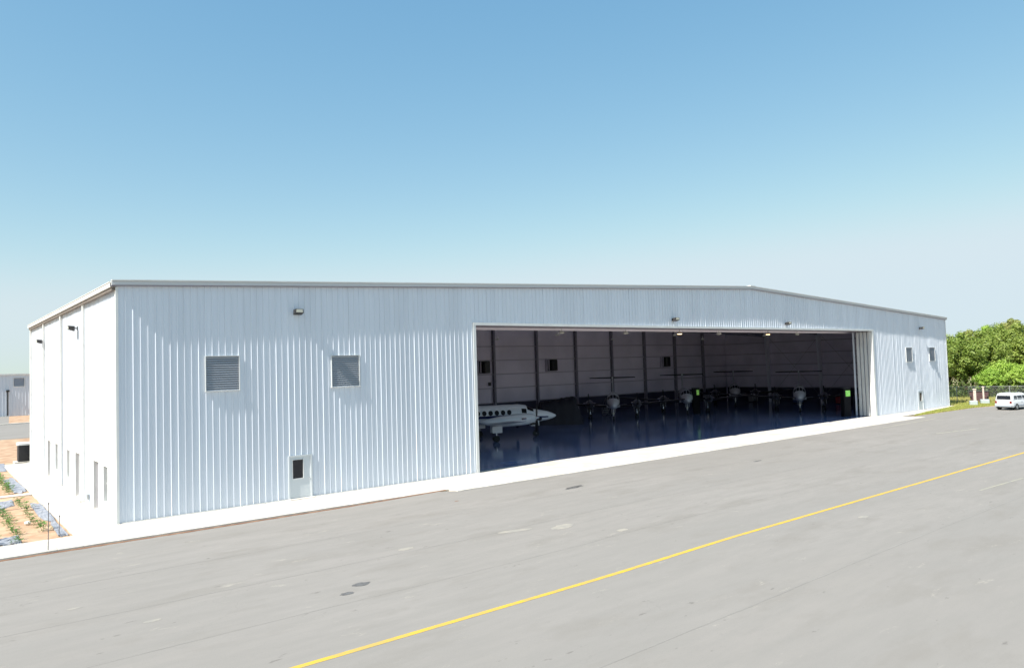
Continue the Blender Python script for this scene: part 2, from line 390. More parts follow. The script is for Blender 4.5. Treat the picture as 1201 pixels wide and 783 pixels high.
# ------------------------------------------------------------------ marks on the asphalt
def zsheet(name, pts, dz, m):
    b = MB(); b.face([(x, y, az(x)+dz) for x, y in pts]); return struct(b.build(name, m))
b = MB(); prev = None
for x in [-40, -20, 0, 6, 8, 9, 10, 11, 12, 13, 14, 15, 16, 17, 18, 30, 60, 104]:
    yy = -19.86+.002*x
    cur = ((x, yy-.09, az(x)+.005), (x, yy+.09, az(x)+.005))
    if prev: b.face([prev[0], cur[0], cur[1], prev[1]])
    prev = cur
struct(b.build('yellow_line', 'yellow_line'))
rnd = random.Random(8)
for (yy, x0, x1) in ((-8.9, -30, 104), (-12.9, -30, 104), (-16.6, -30, 60), (-24.3, -40, 104)):
    b = MB(); prev = None; x = x0
    while x <= x1:
        yo = yy+rnd.uniform(-.02, .02); hw = rnd.uniform(.012, .03); cur = ((x, yo-hw, az(x)+.0035), (x, yo+hw, az(x)+.0035))
        if prev: b.face([prev[0], cur[0], cur[1], prev[1]])
        prev = cur; x += .8 if 7 < x < 18 else 2.5
    struct(b.build('paving_seam', 'seam'))
zsheet('worn_line', [(55.4, -11.2), (61.3, -12.2), (61.25, -12.4), (55.3, -11.42)], .005, 'old_paint')
zsheet('worn_line', [(30.9, -22.5), (35.9, -22.75), (35.9, -22.87), (30.9, -22.62)], .005, 'old_paint')
zsheet('worn_line', [(58, -5.9), (70, -5.6), (70, -5.75), (58, -6.05)], .005, 'old_paint')
def stain(name, x, y, rx, ry, m, seed, rot=0, dz=.004):
    rnd = random.Random(seed); b = MB(); n = 20; p = []
    for i in range(n):
        t = 2*math.pi*i/n; s = 1+rnd.uniform(-.16, .16); u, v = rx*math.cos(t)*s, ry*math.sin(t)*s
        xx = x+u*math.cos(rot)-v*math.sin(rot); p.append((xx, y+u*math.sin(rot)+v*math.cos(rot), az(xx)+dz))
    c = (x, y, az(x)+dz); b.mesh([c]+p, [(0, 1+i, 1+(i+1) % n) for i in range(n)]); struct(b.build(name, m))
stain('oil_stain', 19.4, -7.95, .75, .2, 'oil', 1, .2)
stain('oil_stain', 3.62, -15.25, .28, .17, 'oil', 2)
stain('oil_stain', 2.9, -15.8, .2, .13, 'oil', 3)
stain('oil_stain', 13.2, -6.4, .12, .07, 'dirt', 9)
stain('oil_stain', 33.5, -9.5, .5, .08, 'oil', 4, .1)
stain('pale_stain', 12.9, -14.1, .55, .3, 'pale_stain', 5, .1)
stain('pale_stain', 11.2, -13.2, .7, .18, 'pale_stain', 6, -.3)
stain('pale_stain', 14.0, -16.2, .28, .16, 'pale_stain', 7)
stain('pale_stain', 6.8, -12.5, .3, .16, 'pale_stain', 8)
stain('pale_stain', -1.9, -14.3, .22, .1, 'pale_stain', 12)
stain('pale_stain', -3.3, -11.6, .2, .08, 'pale_stain', 13)
stain('pale_stain', 22.0, -21.5, .3, .14, 'pale_stain', 14)

# ------------------------------------------------------------------ the hangar
hangar = thing('hangar', 'long white ribbed metal hangar with a wide open doorway and low gabled front', 'hangar')
RIB = .3048
def topz(x): return H + (RZ-H)*(x/RX if x < RX else (W-x)/(W-RX)) if 0 <= x <= W else H
def wall_panels(parent, org, ax, out, length, zfun, openings, name='wall_panel', pw=.9144, m='panel', rib=.038, seed=1, zbot=0.0, ribcell=RIB):
    """sheets of ribbed wall: trapezoid ribs with two low stiffeners between them"""
    rnd = random.Random(seed); ax = Vector(ax); out = Vector(out); org = Vector(org)
    nP = math.ceil(length/pw)
    for k in range(nP):
        s0, s1 = k*pw, min((k+1)*pw, length); prof = []
        c = s0
        amp = rnd.uniform(.9, 1.1)
        while c < s1-.02:
            h = rib*amp*rnd.uniform(.82, 1.16); e = rnd.uniform(-.006, .006)
            for ds, d in ((.0, 0), (.012+e, h), (.042+e, h), (.062, 0), (.13, 0), (.138, .004), (.16, .004), (.168, 0), (.222, 0), (.23, .004), (.25, .004), (.258, 0)):
                if c+ds < s1-.001: prof.append((c+ds, d))
            c += ribcell
        prof.append((s1, 0))
        for (a0, a1, z0, z1) in openings:
            for e in (a0, a1):
                if s0 < e < s1:
                    for i in range(len(prof)-1):
                        if prof[i][0] < e < prof[i+1][0]:
                            f = (e-prof[i][0])/(prof[i+1][0]-prof[i][0]); prof.insert(i+1, (e, prof[i][1]+f*(prof[i+1][1]-prof[i][1]))); break
        b = MB(); lean = rnd.uniform(-.004, .004); lift = rnd.uniform(0, .003)
        for (sa, da), (sb, db) in zip(prof, prof[1:]):
            mid = (sa+sb)/2; segs = [(zbot, None)]
            cuts = sorted([(z0, z1) for (a0, a1, z0, z1) in openings if a0 < mid < a1])
            lo = zbot; iv = []
            for z0, z1 in cuts:
                if z0 > lo+.001: iv.append((lo, z0))
                lo = z1
            iv.append((lo, None))
            for lo_, hi_ in iv:
                ta, tb = (zfun(sa), zfun(sb)) if hi_ is None else (hi_, hi_)
                def P(s, d, z): q = org+ax*s+out*(d+lift+lean*z/10); return (q.x, q.y, z)
                b.face([P(sa, da, lo_), P(sb, db, lo_), P(sb, db, tb), P(sa, da, ta)])
        if b.f: b.build(name, m, parent, fix=False)
louvers = [(3.68, 5.2, 5.52, 7.12), (9.95, 11.5, 5.46, 7.06), (77.45, 78.95, 5.45, 6.98), (83.5, 85.0, 5.42, 6.95)]
mandoors = [(7.6, 8.74, 0, 2.1), (80.05, 81.2, 0, 2.1)]
wall_panels(hangar, (0, 0, 0), (1, 0, 0), (0, -1, 0), W, lambda s: topz(s)-.03, louvers+mandoors+[(OX0, OX1, -1, OZ)], seed=4)
# left side: doors and windows (positions along y)
sdoors = [(4.05, 5.2, 0, 2.3), (9.35, 10.5, 0, 2.3), (20.4, 21.5, 0, 2.3)]
swins = [(1.9, 2.75, .62, 2.25), (12.6, 13.4, .7, 2.25), (17.1, 18.0, .7, 2.3)]
wall_panels(hangar, (0, 0, 0), (0, 1, 0), (-1, 0, 0), D, lambda s: H-.05, sdoors+swins, seed=9)
wall_panels(hangar, (W, 0, 0), (0, 1, 0), (1, 0, 0), D, lambda s: H-.05, [], seed=10)
wall_panels(hangar, (0, D, 0), (1, 0, 0), (0, 1, 0), W, lambda s: topz(s)-.03, [], seed=12)
# roof sheets
for side in (0, 1):
    xs_ = (-.25, RX) if side == 0 else (RX, W+.25)
    for k in range(17):
        y0 = -.12 + k*(D+.24)/17; y1 = y0+(D+.24)/17
        b = MB()
        for ya, yb, h in ((y0, y0+.03, .07), (y0+.03, y1, .0)):
            def zz(x): return topz(min(max(x, 0), W)) + (0 if 0 <= x <= W else -.01)
            b.mesh([(xs_[0], ya, zz(xs_[0])-.02), (xs_[1], ya, zz(xs_[1])-.02), (xs_[1], yb, zz(xs_[1])-.02), (xs_[0], yb, zz(xs_[0])-.02),
                    (xs_[0], ya, zz(xs_[0])+.02+h), (xs_[1], ya, zz(xs_[1])+.02+h), (xs_[1], yb, zz(xs_[1])+.02+h), (xs_[0], yb, zz(xs_[0])+.02+h)],
                   [(0,3,2,1),(4,5,6,7),(0,1,5,4),(1,2,6,5),(2,3,7,6),(3,0,4,7)])
        b.build('roof_panel', 'trim', hangar)
b = MB(); b.box((RX-.35, -.26, RZ+.06), (RX+.35, D+.2, RZ+.14)); b.build('ridge_cap', 'trim', hangar)
# rake trim on the gable: face board with a lip above and a dark return under it
for (xa, xb) in ((-.22, RX), (RX, W+.22)):
    za, zb = (H, RZ) if xa < 1 else (RZ, H)
    for nm, (y0, y1, d0, d1), mm in (('rake_trim', (-.20, -.04, -.13, .045), 'trim_grey'), ('rake_lip', (-.25, .05, .053, .10), 'trim'), ('rake_return', (-.17, -.045, -.17, -.133), 'steel')):
        b = MB(); b.mesh([(xa, y0, za+d0), (xb, y0, zb+d0), (xb, y1, zb+d0), (xa, y1, za+d0), (xa, y0, za+d1), (xb, y0, zb+d1), (xb, y1, zb+d1), (xa, y1, za+d1)],
               [(0,3,2,1),(4,5,6,7),(0,1,5,4),(1,2,6,5),(2,3,7,6),(3,0,4,7)])
        b.build(nm, mm, hangar)
# eave gutters and downspouts
for sx, xo in ((-1, 0), (1, W)):
    b = MB(); g0, g1 = (xo-.26, xo-.045) if sx < 0 else (xo+.045, xo+.26)
    b.box((g0, -.03, H-.20), (g1, D+.1, H-.19)); b.box((g0, -.03, H-.188), (g0+.01, D+.1, H+.0)); b.box((g1-.01, -.03, H-.188), (g1, D+.1, H+.0))
    b.box((g0-.03, -.03, H+.002), (g0+.03, D+.1, H+.03))
    b.build('gutter', 'trim', hangar)
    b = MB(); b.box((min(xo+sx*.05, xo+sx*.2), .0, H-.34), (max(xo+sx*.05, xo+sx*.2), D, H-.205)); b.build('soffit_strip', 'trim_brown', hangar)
    for k in (1, 2, 3, 4):
        yy = min(k*7.75, D-.25)
        b = MB(); px0 = xo+sx*.04; px1 = xo+sx*.16
        b.bbox((min(px0, px1), yy-.07, .12), (max(px0, px1), yy+.07, H-.19), .02); b.box((min(px0, xo+sx*.3), yy-.07, .03), (max(px0, xo+sx*.3), yy+.07, .115))
        o = b.build('downspout', 'trim', hangar)
        for zz_ in (2.5, 5.2, 8.0):
            b = MB(); b.box((min(px0, px1+sx*.008), yy-.09, zz_), (max(px0, px1+sx*.008), yy+.09, zz_+.05)); b.build('strap', 'trim', o)
# corner trims
for xo, sx in ((0, -1), (W, 1)):
    b = MB(); a, c_ = sorted((xo+sx*.06, xo-sx*.05))
    b.box((a, -.06, 0.0), (c_, -.045, H-.2)); a, c_ = sorted((xo+sx*.045, xo+sx*.06)); b.box((a, -.0445, 0), (c_, .14, H-.34)); b.build('corner_trim', 'trim', hangar)
# base trim
for xa, xb in ((.15, 7.52), (8.82, OX0-.2), (OX1+.32, 79.95), (81.3, W-.15)):
    b = MB(); b.box((xa, -.05, .004), (xb, -.042, .05)); b.build('base_trim', 'trim', hangar)
# opening jambs and head
b = MB(); b.box((OX0-.18, -.075, .004), (OX0+.02, .26, OZ)); b.build('door_jamb', 'trim', hangar)
b = MB(); b.box((OX1-.02, -.075, .004), (OX1+.30, .26, OZ)); b.build('door_jamb', 'trim', hangar)
b = MB(); b.box((OX0-.18, -.09, OZ+.003), (OX1+.30, .02, OZ+.17)); b.build('door_head_trim', 'trim', hangar)
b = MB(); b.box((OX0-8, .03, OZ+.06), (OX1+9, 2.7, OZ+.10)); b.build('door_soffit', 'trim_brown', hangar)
for k, y in enumerate((.3, .69, 1.08, 1.47)):
    b = MB(); b.box((OX0-8, y-.05, OZ-.02), (OX1+9, y+.05, OZ+.055)); b.build('door_track', 'steel', hangar)
b = MB(); b.box((OX0-8, 2.7, OZ-.1), (OX1+9, 2.85, RZ-1.4)); b.build('header_wall', 'liner', hangar)

def louver(x0, x1, z0, z1):
    o = bpy.data.objects.new('louver', None); C.objects.link(o); o.parent = hangar
    fr = MB(); t = .035
    fr.box((x0-t, -.085, z0-t), (x0, .05, z1+t)); fr.box((x1, -.085, z0-t), (x1+t, .05, z1+t)); fr.box((x0, -.085, z1), (x1, .05, z1+t)); fr.box((x0-t*1.6, -.11, z0-t), (x1+t*1.6, .05, z0-.002))
    fr.build('frame', 'trim', o)
    n = 15; st = (z1-z0)/n
    b = MB()
    for i in range(n):
        z = z0+i*st
        b.mesh([(x0, -.06, z+.006), (x1, -.06, z+.006), (x1, .04, z+st*.8), (x0, .04, z+st*.8), (x0, -.06, z+.018), (x1, -.06, z+.018), (x1, .04, z+st*.8+.012), (x0, .04, z+st*.8+.012)],
               [(0,3,2,1),(4,5,6,7),(0,1,5,4),(1,2,6,5),(2,3,7,6),(3,0,4,7)])
    stuff(b.build('blades', 'louver', o))
    b = MB(); b.box((x0, .1, z0), (x1, .13, z1)); b.build('backing', 'dark_metal', o)
for l in louvers: louver(l[0], l[1], l[2], l[3])

def mandoor(x0, x1, wx0, wx1):
    o = bpy.data.objects.new('man_door', None); C.objects.link(o); o.parent = hangar
    t = .05; z1 = 2.1
    b = MB(); b.box((x0-t, -.07, .004), (x0+.03, .1, z1+t)); b.box((x1-.03, -.07, .004), (x1+t, .1, z1+t)); b.box((x0+.03, -.07, z1-.02), (x1-.03, .1, z1+t)); b.build('frame', 'door_paint', o)
    wz0, wz1 = 1.0, 1.92
    b = MB(); y0, y1 = -.02, .03
    b.box((x0+.035, y0, .02), (wx0, y1, z1-.025)); b.box((wx1, y0, .02), (x1-.035, y1, z1-.025)); b.box((wx0, y0, .02), (wx1, y1, wz0)); b.box((wx0, y0, wz1), (wx1, y1, z1-.025))
    b.build('leaf', 'door_paint', o)
    b = MB(); e = .035
    b.box((wx0-e, -.045, wz0-e), (wx0, -.021, wz1+e)); b.box((wx1, -.045, wz0-e), (wx1+e, -.021, wz1+e)); b.box((wx0, -.045, wz1), (wx1, -.021, wz1+e)); b.box((wx0, -.045, wz0-e), (wx1, -.021, wz0)); b.build('window_frame', 'trim', o)
    b = MB(); b.box((wx0+.001, .0, wz0+.001), (wx1-.001, .01, wz1-.001)); b.build('window_pane', 'dark_glass', o)
    b = MB(); b.tube((x1-.12, -.08, 1.0), (x1-.12, -.02, 1.0), .02); b.tube((x1-.2, -.08, 1.0), (x1-.1, -.08, 1.0), .012); b.build('handle', 'chrome', o)
    b = MB(); b.box((x0-.1, -.35, .003), (x1+.1, -.07, .03)); b.build('threshold', 'concrete', o)
mandoor(7.6, 8.74, 7.78, 8.32); mandoor(80.05, 81.2, 80.35, 80.95)

def side_opening(y0, y1, z0, z1, kind):
    o = bpy.data.objects.new('side_door' if kind == 'door' else 'side_window', None); C.objects.link(o); o.parent = hangar
    t = .06; xo, xi = -.07, .16
    b = MB(); b.box((xo, y0-t, max(z0-t, .004)), (xi, y0, z1+t)); b.box((xo, y1, max(z0-t, .004)), (xi, y1+t, z1+t)); b.box((xo, y0, z1), (xi, y1, z1+t))
    if kind != 'door': b.box((xo-.03, y0, z0-t), (xi, y1, z0))
    b.build('frame', 'trim', o)
    if kind == 'door':
        b = MB(); b.box((.10, y0+.002, z0+.01), (.14, y0+.1, z1-.002)); b.box((.10, y1-.1, z0+.01), (.14, y1-.002, z1-.002)); b.box((.10, y0+.1, z0+.01), (.14, y1-.1, .2)); b.box((.10, y0+.1, 1.02), (.14, y1-.1, 1.14)); b.box((.10, y0+.1, z1-.12), (.14, y1-.1, z1-.002)); b.build('leaf', 'steel', o)
        for a, c_ in ((.2, 1.02), (1.14, z1-.12)):
            b = MB(); b.box((.115, y0+.1, a), (.125, y1-.1, c_)); b.build('pane', 'dark_glass', o)
        b = MB(); b.tube((.06, y0+.16, .9), (.06, y0+.16, 1.3), .014); b.tube((.06, y0+.16, .92), (.1, y0+.16, .92), .01); b.tube((.06, y0+.16, 1.28), (.1, y0+.16, 1.28), .01); b.build('handle', 'chrome', o)
    else:
        b = MB(); b.box((.08, y0+.001, z0+.001), (.09, y1-.001, z1-.001)); b.build('pane', 'glass_grey', o)
        b = MB(); b.box((.06, y0+.001, (z0+z1)/2-.02), (.1-.021, y1-.001, (z0+z1)/2+.02)); b.build('mullion', 'trim', o)
for d in sdoors:
    side_opening(*d, 'door'); b = MB(); b.box((-.015, d[0], -.1), (.2, d[1], .004)); b.build('door_sill', 'concrete', hangar)
for d in swins: side_opening(*d, 'window')
b = MB(); b.bbox((-.12, 6.6, .25), (-.04, 6.9, .5), .01); b.build('outlet_box', 'galv', hangar)

def wall_lamp(loc, rz, arm=.3, mat_lens='lens'):
    o = bpy.data.objects.new('wall_lamp', None); C.objects.link(o); o.parent = hangar; o.location = loc; o.rotation_euler = (0, 0, rz)
    b = MB(); b.box((-.1, -.06, -.1), (.1, -.03, .1)); b.tube((0, -.06, 0), (0, -arm, .02), .03, n=6); b.build('bracket', 'dark_metal', o)
    b = MB(); y0, y1 = -arm-.28, -arm
    b.mesh([(-.22, y0, -.05), (.22, y0, -.05), (.22, y1, -.14), (-.22, y1, -.14), (-.2, y0-.02, .14), (.2, y0-.02, .14), (.2, y1, .12), (-.2, y1, .12)],
           [(0,3,2,1),(4,5,6,7),(0,1,5,4),(1,2,6,5),(2,3,7,6),(3,0,4,7)]); b.build('housing', 'dark_metal', o)
    b = MB(); b.mesh([(-.17, y0-.012, -.03), (.17, y0-.012, -.03), (.16, y0-.026, .12), (-.16, y0-.026, .12), (-.17, y0+.01, -.03), (.17, y0+.01, -.03), (.16, y0+.0, .12), (-.16, y0+.0, .12)], [(0,3,2,1),(4,5,6,7),(0,1,5,4),(1,2,6,5),(2,3,7,6),(3,0,4,7)]); b.build('lens', mat_lens, o)
wall_lamp((8.13, 0, 9.29), 0, .08); wall_lamp((37.75, 0, 9.4), 0, .2); wall_lamp((53.44, 0, 9.3), 0, .2); wall_lamp((81.3, 0, 9.15), 0, .2)
wall_lamp((0, 9.86, 8.97), R(-90), .2); wall_lamp((0, 23.3, 8.85), R(-90), .2)

# sliding door leaves stacked behind the right jamb
for k in range(4):
    o = bpy.data.objects.new('door_leaf', None); C.objects.link(o); o.parent = hangar
    y = .3+k*.39; x0 = OX1-.05-.0*k; b = MB()
    b.box((x0-.02, y-.13, .04), (x0+.02, y+.13, OZ-.06)); b.box((x0+8.4, y-.15, .04), (x0+8.44, y+.15, OZ-.06))
    b.box((x0+.02, y-.15, .04), (x0+8.4, y+.15, .16)); b.box((x0+.02, y-.15, OZ-.18), (x0+8.4, y+.15, OZ-.06)); b.build('frame', 'trim', o)
    b = MB(); s = x0+.021
    while s < x0+8.2:
        b.mesh([(s, y-.13, .16), (s+.03, y-.155, .16), (s+.06, y-.13, .16), (s+.3, y-.13, .16), (s, y-.13, OZ-.18), (s+.03, y-.155, OZ-.18), (s+.06, y-.13, OZ-.18), (s+.3, y-.13, OZ-.18)], [(0,1,5,4),(1,2,6,5),(2,3,7,6)]); s += .3
    b.build('skin', 'panel', o, fix=False)
b = MB(); b.box((OX1-.2, 1.86, .04), (OX1+.1, 1.93, OZ-.05)); b.build('door_stop_post', 'panel', hangar)

# inside: floor, columns, girts, rafters, purlins, insulation
b = MB(); b.box((.21, .56, -.15), (W-.02, D-.02, -.002)); struct(b.build('hangar_floor', 'floor'))
def liner_strip(x0, x1, wall):
    b = MB(); nz = 8
    def zt(s): return (topz(s) if wall == 'back' else H)-.3
    if wall == 'back': pts = [(s, D-.12-(.03 if i == 1 else 0), z) for i, s in enumerate((x0+.004, (x0+x1)/2, x1-.004)) for z in [zt(s)*j/nz for j in range(nz+1)]]
    elif wall == 'right': pts = [(W-.12-(.03 if i == 1 else 0), s, z) for i, s in enumerate((x0+.004, (x0+x1)/2, x1-.004)) for z in [zt(s)*j/nz for j in range(nz+1)]]
    else: pts = [(.2, s, 2.6+z*.75) for i, s in enumerate((x0+.004, (x0+x1)/2, x1-.004)) for z in [zt(s)*j/nz for j in range(nz+1)]]
    m = nz+1; b.mesh(pts, [(i*m+j, (i+1)*m+j, (i+1)*m+j+1, i*m+j+1) for i in range(2) for j in range(nz)]); b.build('insulation_strip', 'liner', hangar, smooth=False)
k = 0
while k*1.83 < W-.3: liner_strip(.1+k*1.83, min(.1+(k+1)*1.83, W-.1), 'back'); k += 1
k = 0
while k*1.83 < D-.5: liner_strip(.1+k*1.83, min(.1+(k+1)*1.83, D-.15), 'right'); liner_strip(.1+k*1.83, min(.1+(k+1)*1.83, D-.15), 'left'); k += 1
M['lower_band'] = mat('lower_band_navy', (.035, .035, .065), .6, noise=(.05, .05, .085), nscale=.6)  # dark navy band over the lowest part of the inside walls
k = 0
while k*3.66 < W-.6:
    x0 = .3+k*3.66; b = MB(); b.box((x0+.01, D-.168, 0), (min(x0+3.65, W-.3), D-.15, 2.15)); b.build('lower_band_panel', 'lower_band', hangar); k += 1
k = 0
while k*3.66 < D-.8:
    y0 = .4+k*3.66; b = MB(); b.box((W-.168, y0+.01, 0), (W-.15, min(y0+3.65, D-.3), 2.15)); b.build('lower_band_panel', 'lower_band', hangar); k += 1
for (xa, xb) in ((.3, RX), (RX, W-.3)):
    b = MB(); b.face([(xa, .1, topz(xa)-.12), (xb, .1, topz(xb)-.12), (xb, D-.1, topz(xb)-.12), (xa, D-.1, topz(xa)-.12)]); b.build('roof_insulation', 'liner', hangar)
def hbeam(b, p0, p1, depth, width, up):
    """I section from p0 to p1; up = direction of the web"""
    p0, p1, up = Vector(p0), Vector(p1), Vector(up); d = (p1-p0).normalized(); s = d.cross(up).normalized(); t = .018
    def bar(o0, o1, w0):
        q = [p0+up*o0-s*w0, p0+up*o0+s*w0, p0+up*o1+s*w0, p0+up*o1-s*w0]; r = [v+(p1-p0) for v in q]
        b.mesh(q+r, [(0,3,2,1),(4,5,6,7),(0,1,5,4),(1,2,6,5),(2,3,7,6),(3,0,4,7)])
    bar(-depth/2, -depth/2+t, width/2); bar(depth/2-t, depth/2, width/2); bar(-depth/2+t, depth/2-t, .008)
M['girt'] = mat('girt_grey', (.5, .46, .53), .6)
x = 5.4
while x < W-2:
    b = MB(); hbeam(b, (x, D-.38, 0), (x, D-.38, topz(x)-.5), .38, .25, (0, 1, 0)); b.build('column', 'steel', hangar); x += 6.42
for z in (2.2, 3.84, 5.4, 6.98, 8.56):
    b = MB(); b.box((.3, D-.26, z-.02), (W-.3, D-.17, z+.02)); b.box((.3, D-.27, z-.1), (W-.3, D-.26, z+.02)); b.build('girt', 'girt', hangar)
    b = MB(); b.box((W-.26, .3, z-.02), (W-.17, D-.3, z+.02)); b.box((W-.27, .3, z-.1), (W-.26, D-.3, z+.02)); b.build('girt', 'girt', hangar)
M['frame_grey'] = mat('frame_grey', (.3, .3, .31), .6); M['frame_pale'] = mat('frame_pale', (.78, .78, .84), .5)
for k in (1, 2, 3):
    y = 7.75*k
    for xo, sx in ((W-.3, -1), (.35, 1)):
        b = MB(); wd = .12
        P = [(xo, 0), (xo+sx*.35, 0), (xo+sx*.95, H-.9), (xo, H-.25)]
        b.mesh([(a, y-wd, c_) for a, c_ in P]+[(a, y+wd, c_) for a, c_ in P], [(0,1,2,3),(7,6,5,4),(0,4,5,1),(1,5,6,2),(2,6,7,3),(3,7,4,0)]); b.build('frame_column', 'frame_pale', hangar)
    for xa, xb in ((1.2, RX), (RX, W-1.2)):
        b = MB(); P = [(xa, topz(xa)-.4), (xb, topz(xb)-.4), (xb, topz(xb)-1.2), (xa, topz(xa)-1.3)]; wd = .11
        b.mesh([(a, y-wd, c_) for a, c_ in P]+[(a, y+wd, c_) for a, c_ in P], [(0,1,2,3),(7,6,5,4),(0,4,5,1),(1,5,6,2),(2,6,7,3),(3,7,4,0)]); b.build('rafter', 'steel', hangar)
for k in range(14):
    x = 3+k*6.2; b = MB(); b.box((x, .3, topz(x)-.38), (x+.08, D-.3, topz(x)-.18)); b.build('purlin', 'steel', hangar)
for (y0, y1) in ((8.2, 15.2), (15.8, 23.0)):
    for za, zb in ((1, 9), (9, 1)):
        b = MB(); b.tube((W-.32, y0, za), (W-.32, y1, zb), .018, n=5); b.build('brace_rod', 'frame_grey', hangar)
# hooded fans on the back wall
for xc in (42.4, 52.6, 73.8):
    o = bpy.data.objects.new('wall_fan', None); C.objects.link(o); o.parent = hangar; y = D-.15
    b = MB()
    for a, c_, e, f in ((-.8, -.72, 5.45, 7.0), (.72, .8, 5.45, 7.0), (-.72, .72, 5.45, 5.53), (-.72, .72, 6.92, 7.0)): b.box((xc+a, y-.42, e), (xc+c_, y-.02, f))
    b.build('frame', 'girt', o)
    b = MB(); b.box((xc-.7, y-.1, 5.54), (xc+.7, y-.06, 6.9)); b.build('backing', 'boot', o)
    b = MB()
    for a in range(5): t = a*1.2566; b.mesh([(xc, y-.2, 6.22), (xc+.6*math.cos(t-.2), y-.24, 6.22+.6*math.sin(t-.2)), (xc+.6*math.cos(t+.2), y-.16, 6.22+.6*math.sin(t+.2))], [(0, 1, 2)])
    b.build('blades', 'boot', o, fix=False)
    b = MB(); b.box((xc-.45, y-.3, 5.6), (xc-.3, y-.26, 6.85)); b.build('lit_slit_bar', 'girt', o)  # lit slit beside the hood, put in as a pale bar
    b = MB(); b.bbox((xc-.2, y-.75, 5.56), (xc+.68, y-.43, 6.88), .1); b.build('hood', 'boot', o)
b = MB(); b.bbox((43.1, D-.5, 4.1), (43.4, D-.3, 4.5), .02); b.build('junction_box', 'dark_metal', hangar)
# lamps under the door soffit, two of them lit; one hanging deeper
def soffit_lamp(x, y, z, lit):
    o = bpy.data.objects.new('soffit_lamp', None); C.objects.link(o); o.parent = hangar; o.location = (x, y, z)
    b = MB(); b.tube((0, 0, .06), (0, 0, .32), .03, n=6); b.tube((0, 0, -.1), (0, 0, .07), .24, .1, 12, cap=False); b.build('shade', 'chrome' if lit else 'trim', o)
    b = MB(); b.tube((0, 0, -.13), (0, 0, -.08), .16, .2, 12); b.build('bulb', 'lit_lens' if lit else 'lens', o)
for x, lit in ((41.2, 1), (54.0, 1), (28.2, 0), (34.8, 0), (46.5, 0), (59.0, 0)): soffit_lamp(x, 2.1, 8.55, lit)
for x in (20, 36, 52, 68):
    for y in (11.5, 20): soffit_lamp(x+.4, y, 8.9, 0)

# ------------------------------------------------------------------ twin turboprops
ST = [(0, 1.75, .03, .03), (.12, 1.75, .14, .13), (.4, 1.76, .27, .25), (.9, 1.79, .42, .4), (1.5, 1.82, .54, .5), (2.1, 1.86, .63, .58), (2.5, 1.93, .67, .67), (2.95, 2.03, .70, .80), (3.6, 2.08, .71, .83), (9.0, 2.08, .71, .83), (10.0, 2.16, .6, .72), (11.0, 2.3, .44, .54), (12.0, 2.46, .26, .36), (13.2, 2.62, .06, .12)]
def fus(d):
    for a, c in zip(ST, ST[1:]):
        if a[0] <= d <= c[0]:
            f = (d-a[0])/(c[0]-a[0]); return [a[i]+(c[i]-a[i])*f for i in (1, 2, 3)]
def surf(d, th, off=0):
    zc, hw, hh = fus(d); return Vector((-d, math.cos(th)*(hw+off), zc+math.sin(th)*(hh+off)))
def patch(b, d0, d1, t0, t1, off=.012, nd=4, ntt=4):
    P = [surf(d0+(d1-d0)*i/nd, t0+(t1-t0)*j/ntt, off) for i in range(nd+1) for j in range(ntt+1)]; m = ntt+1
    b.mesh(P, [(i*m+j, (i+1)*m+j, (i+1)*m+j+1, i*m+j+1) for i in range(nd) for j in range(ntt)])
def foil(d, y, z, ch, th=.13, n=5):
    up = [(0, 0), (.03, .28), (.12, .46), (.3, .5), (.6, .34), (1, 0)]
    return [(-d-a*ch, y, z+h*th*ch) for a, h in up]+[(-d-a*ch, y, z-h*th*ch*.7) for a, h in reversed(up[1:-1])]
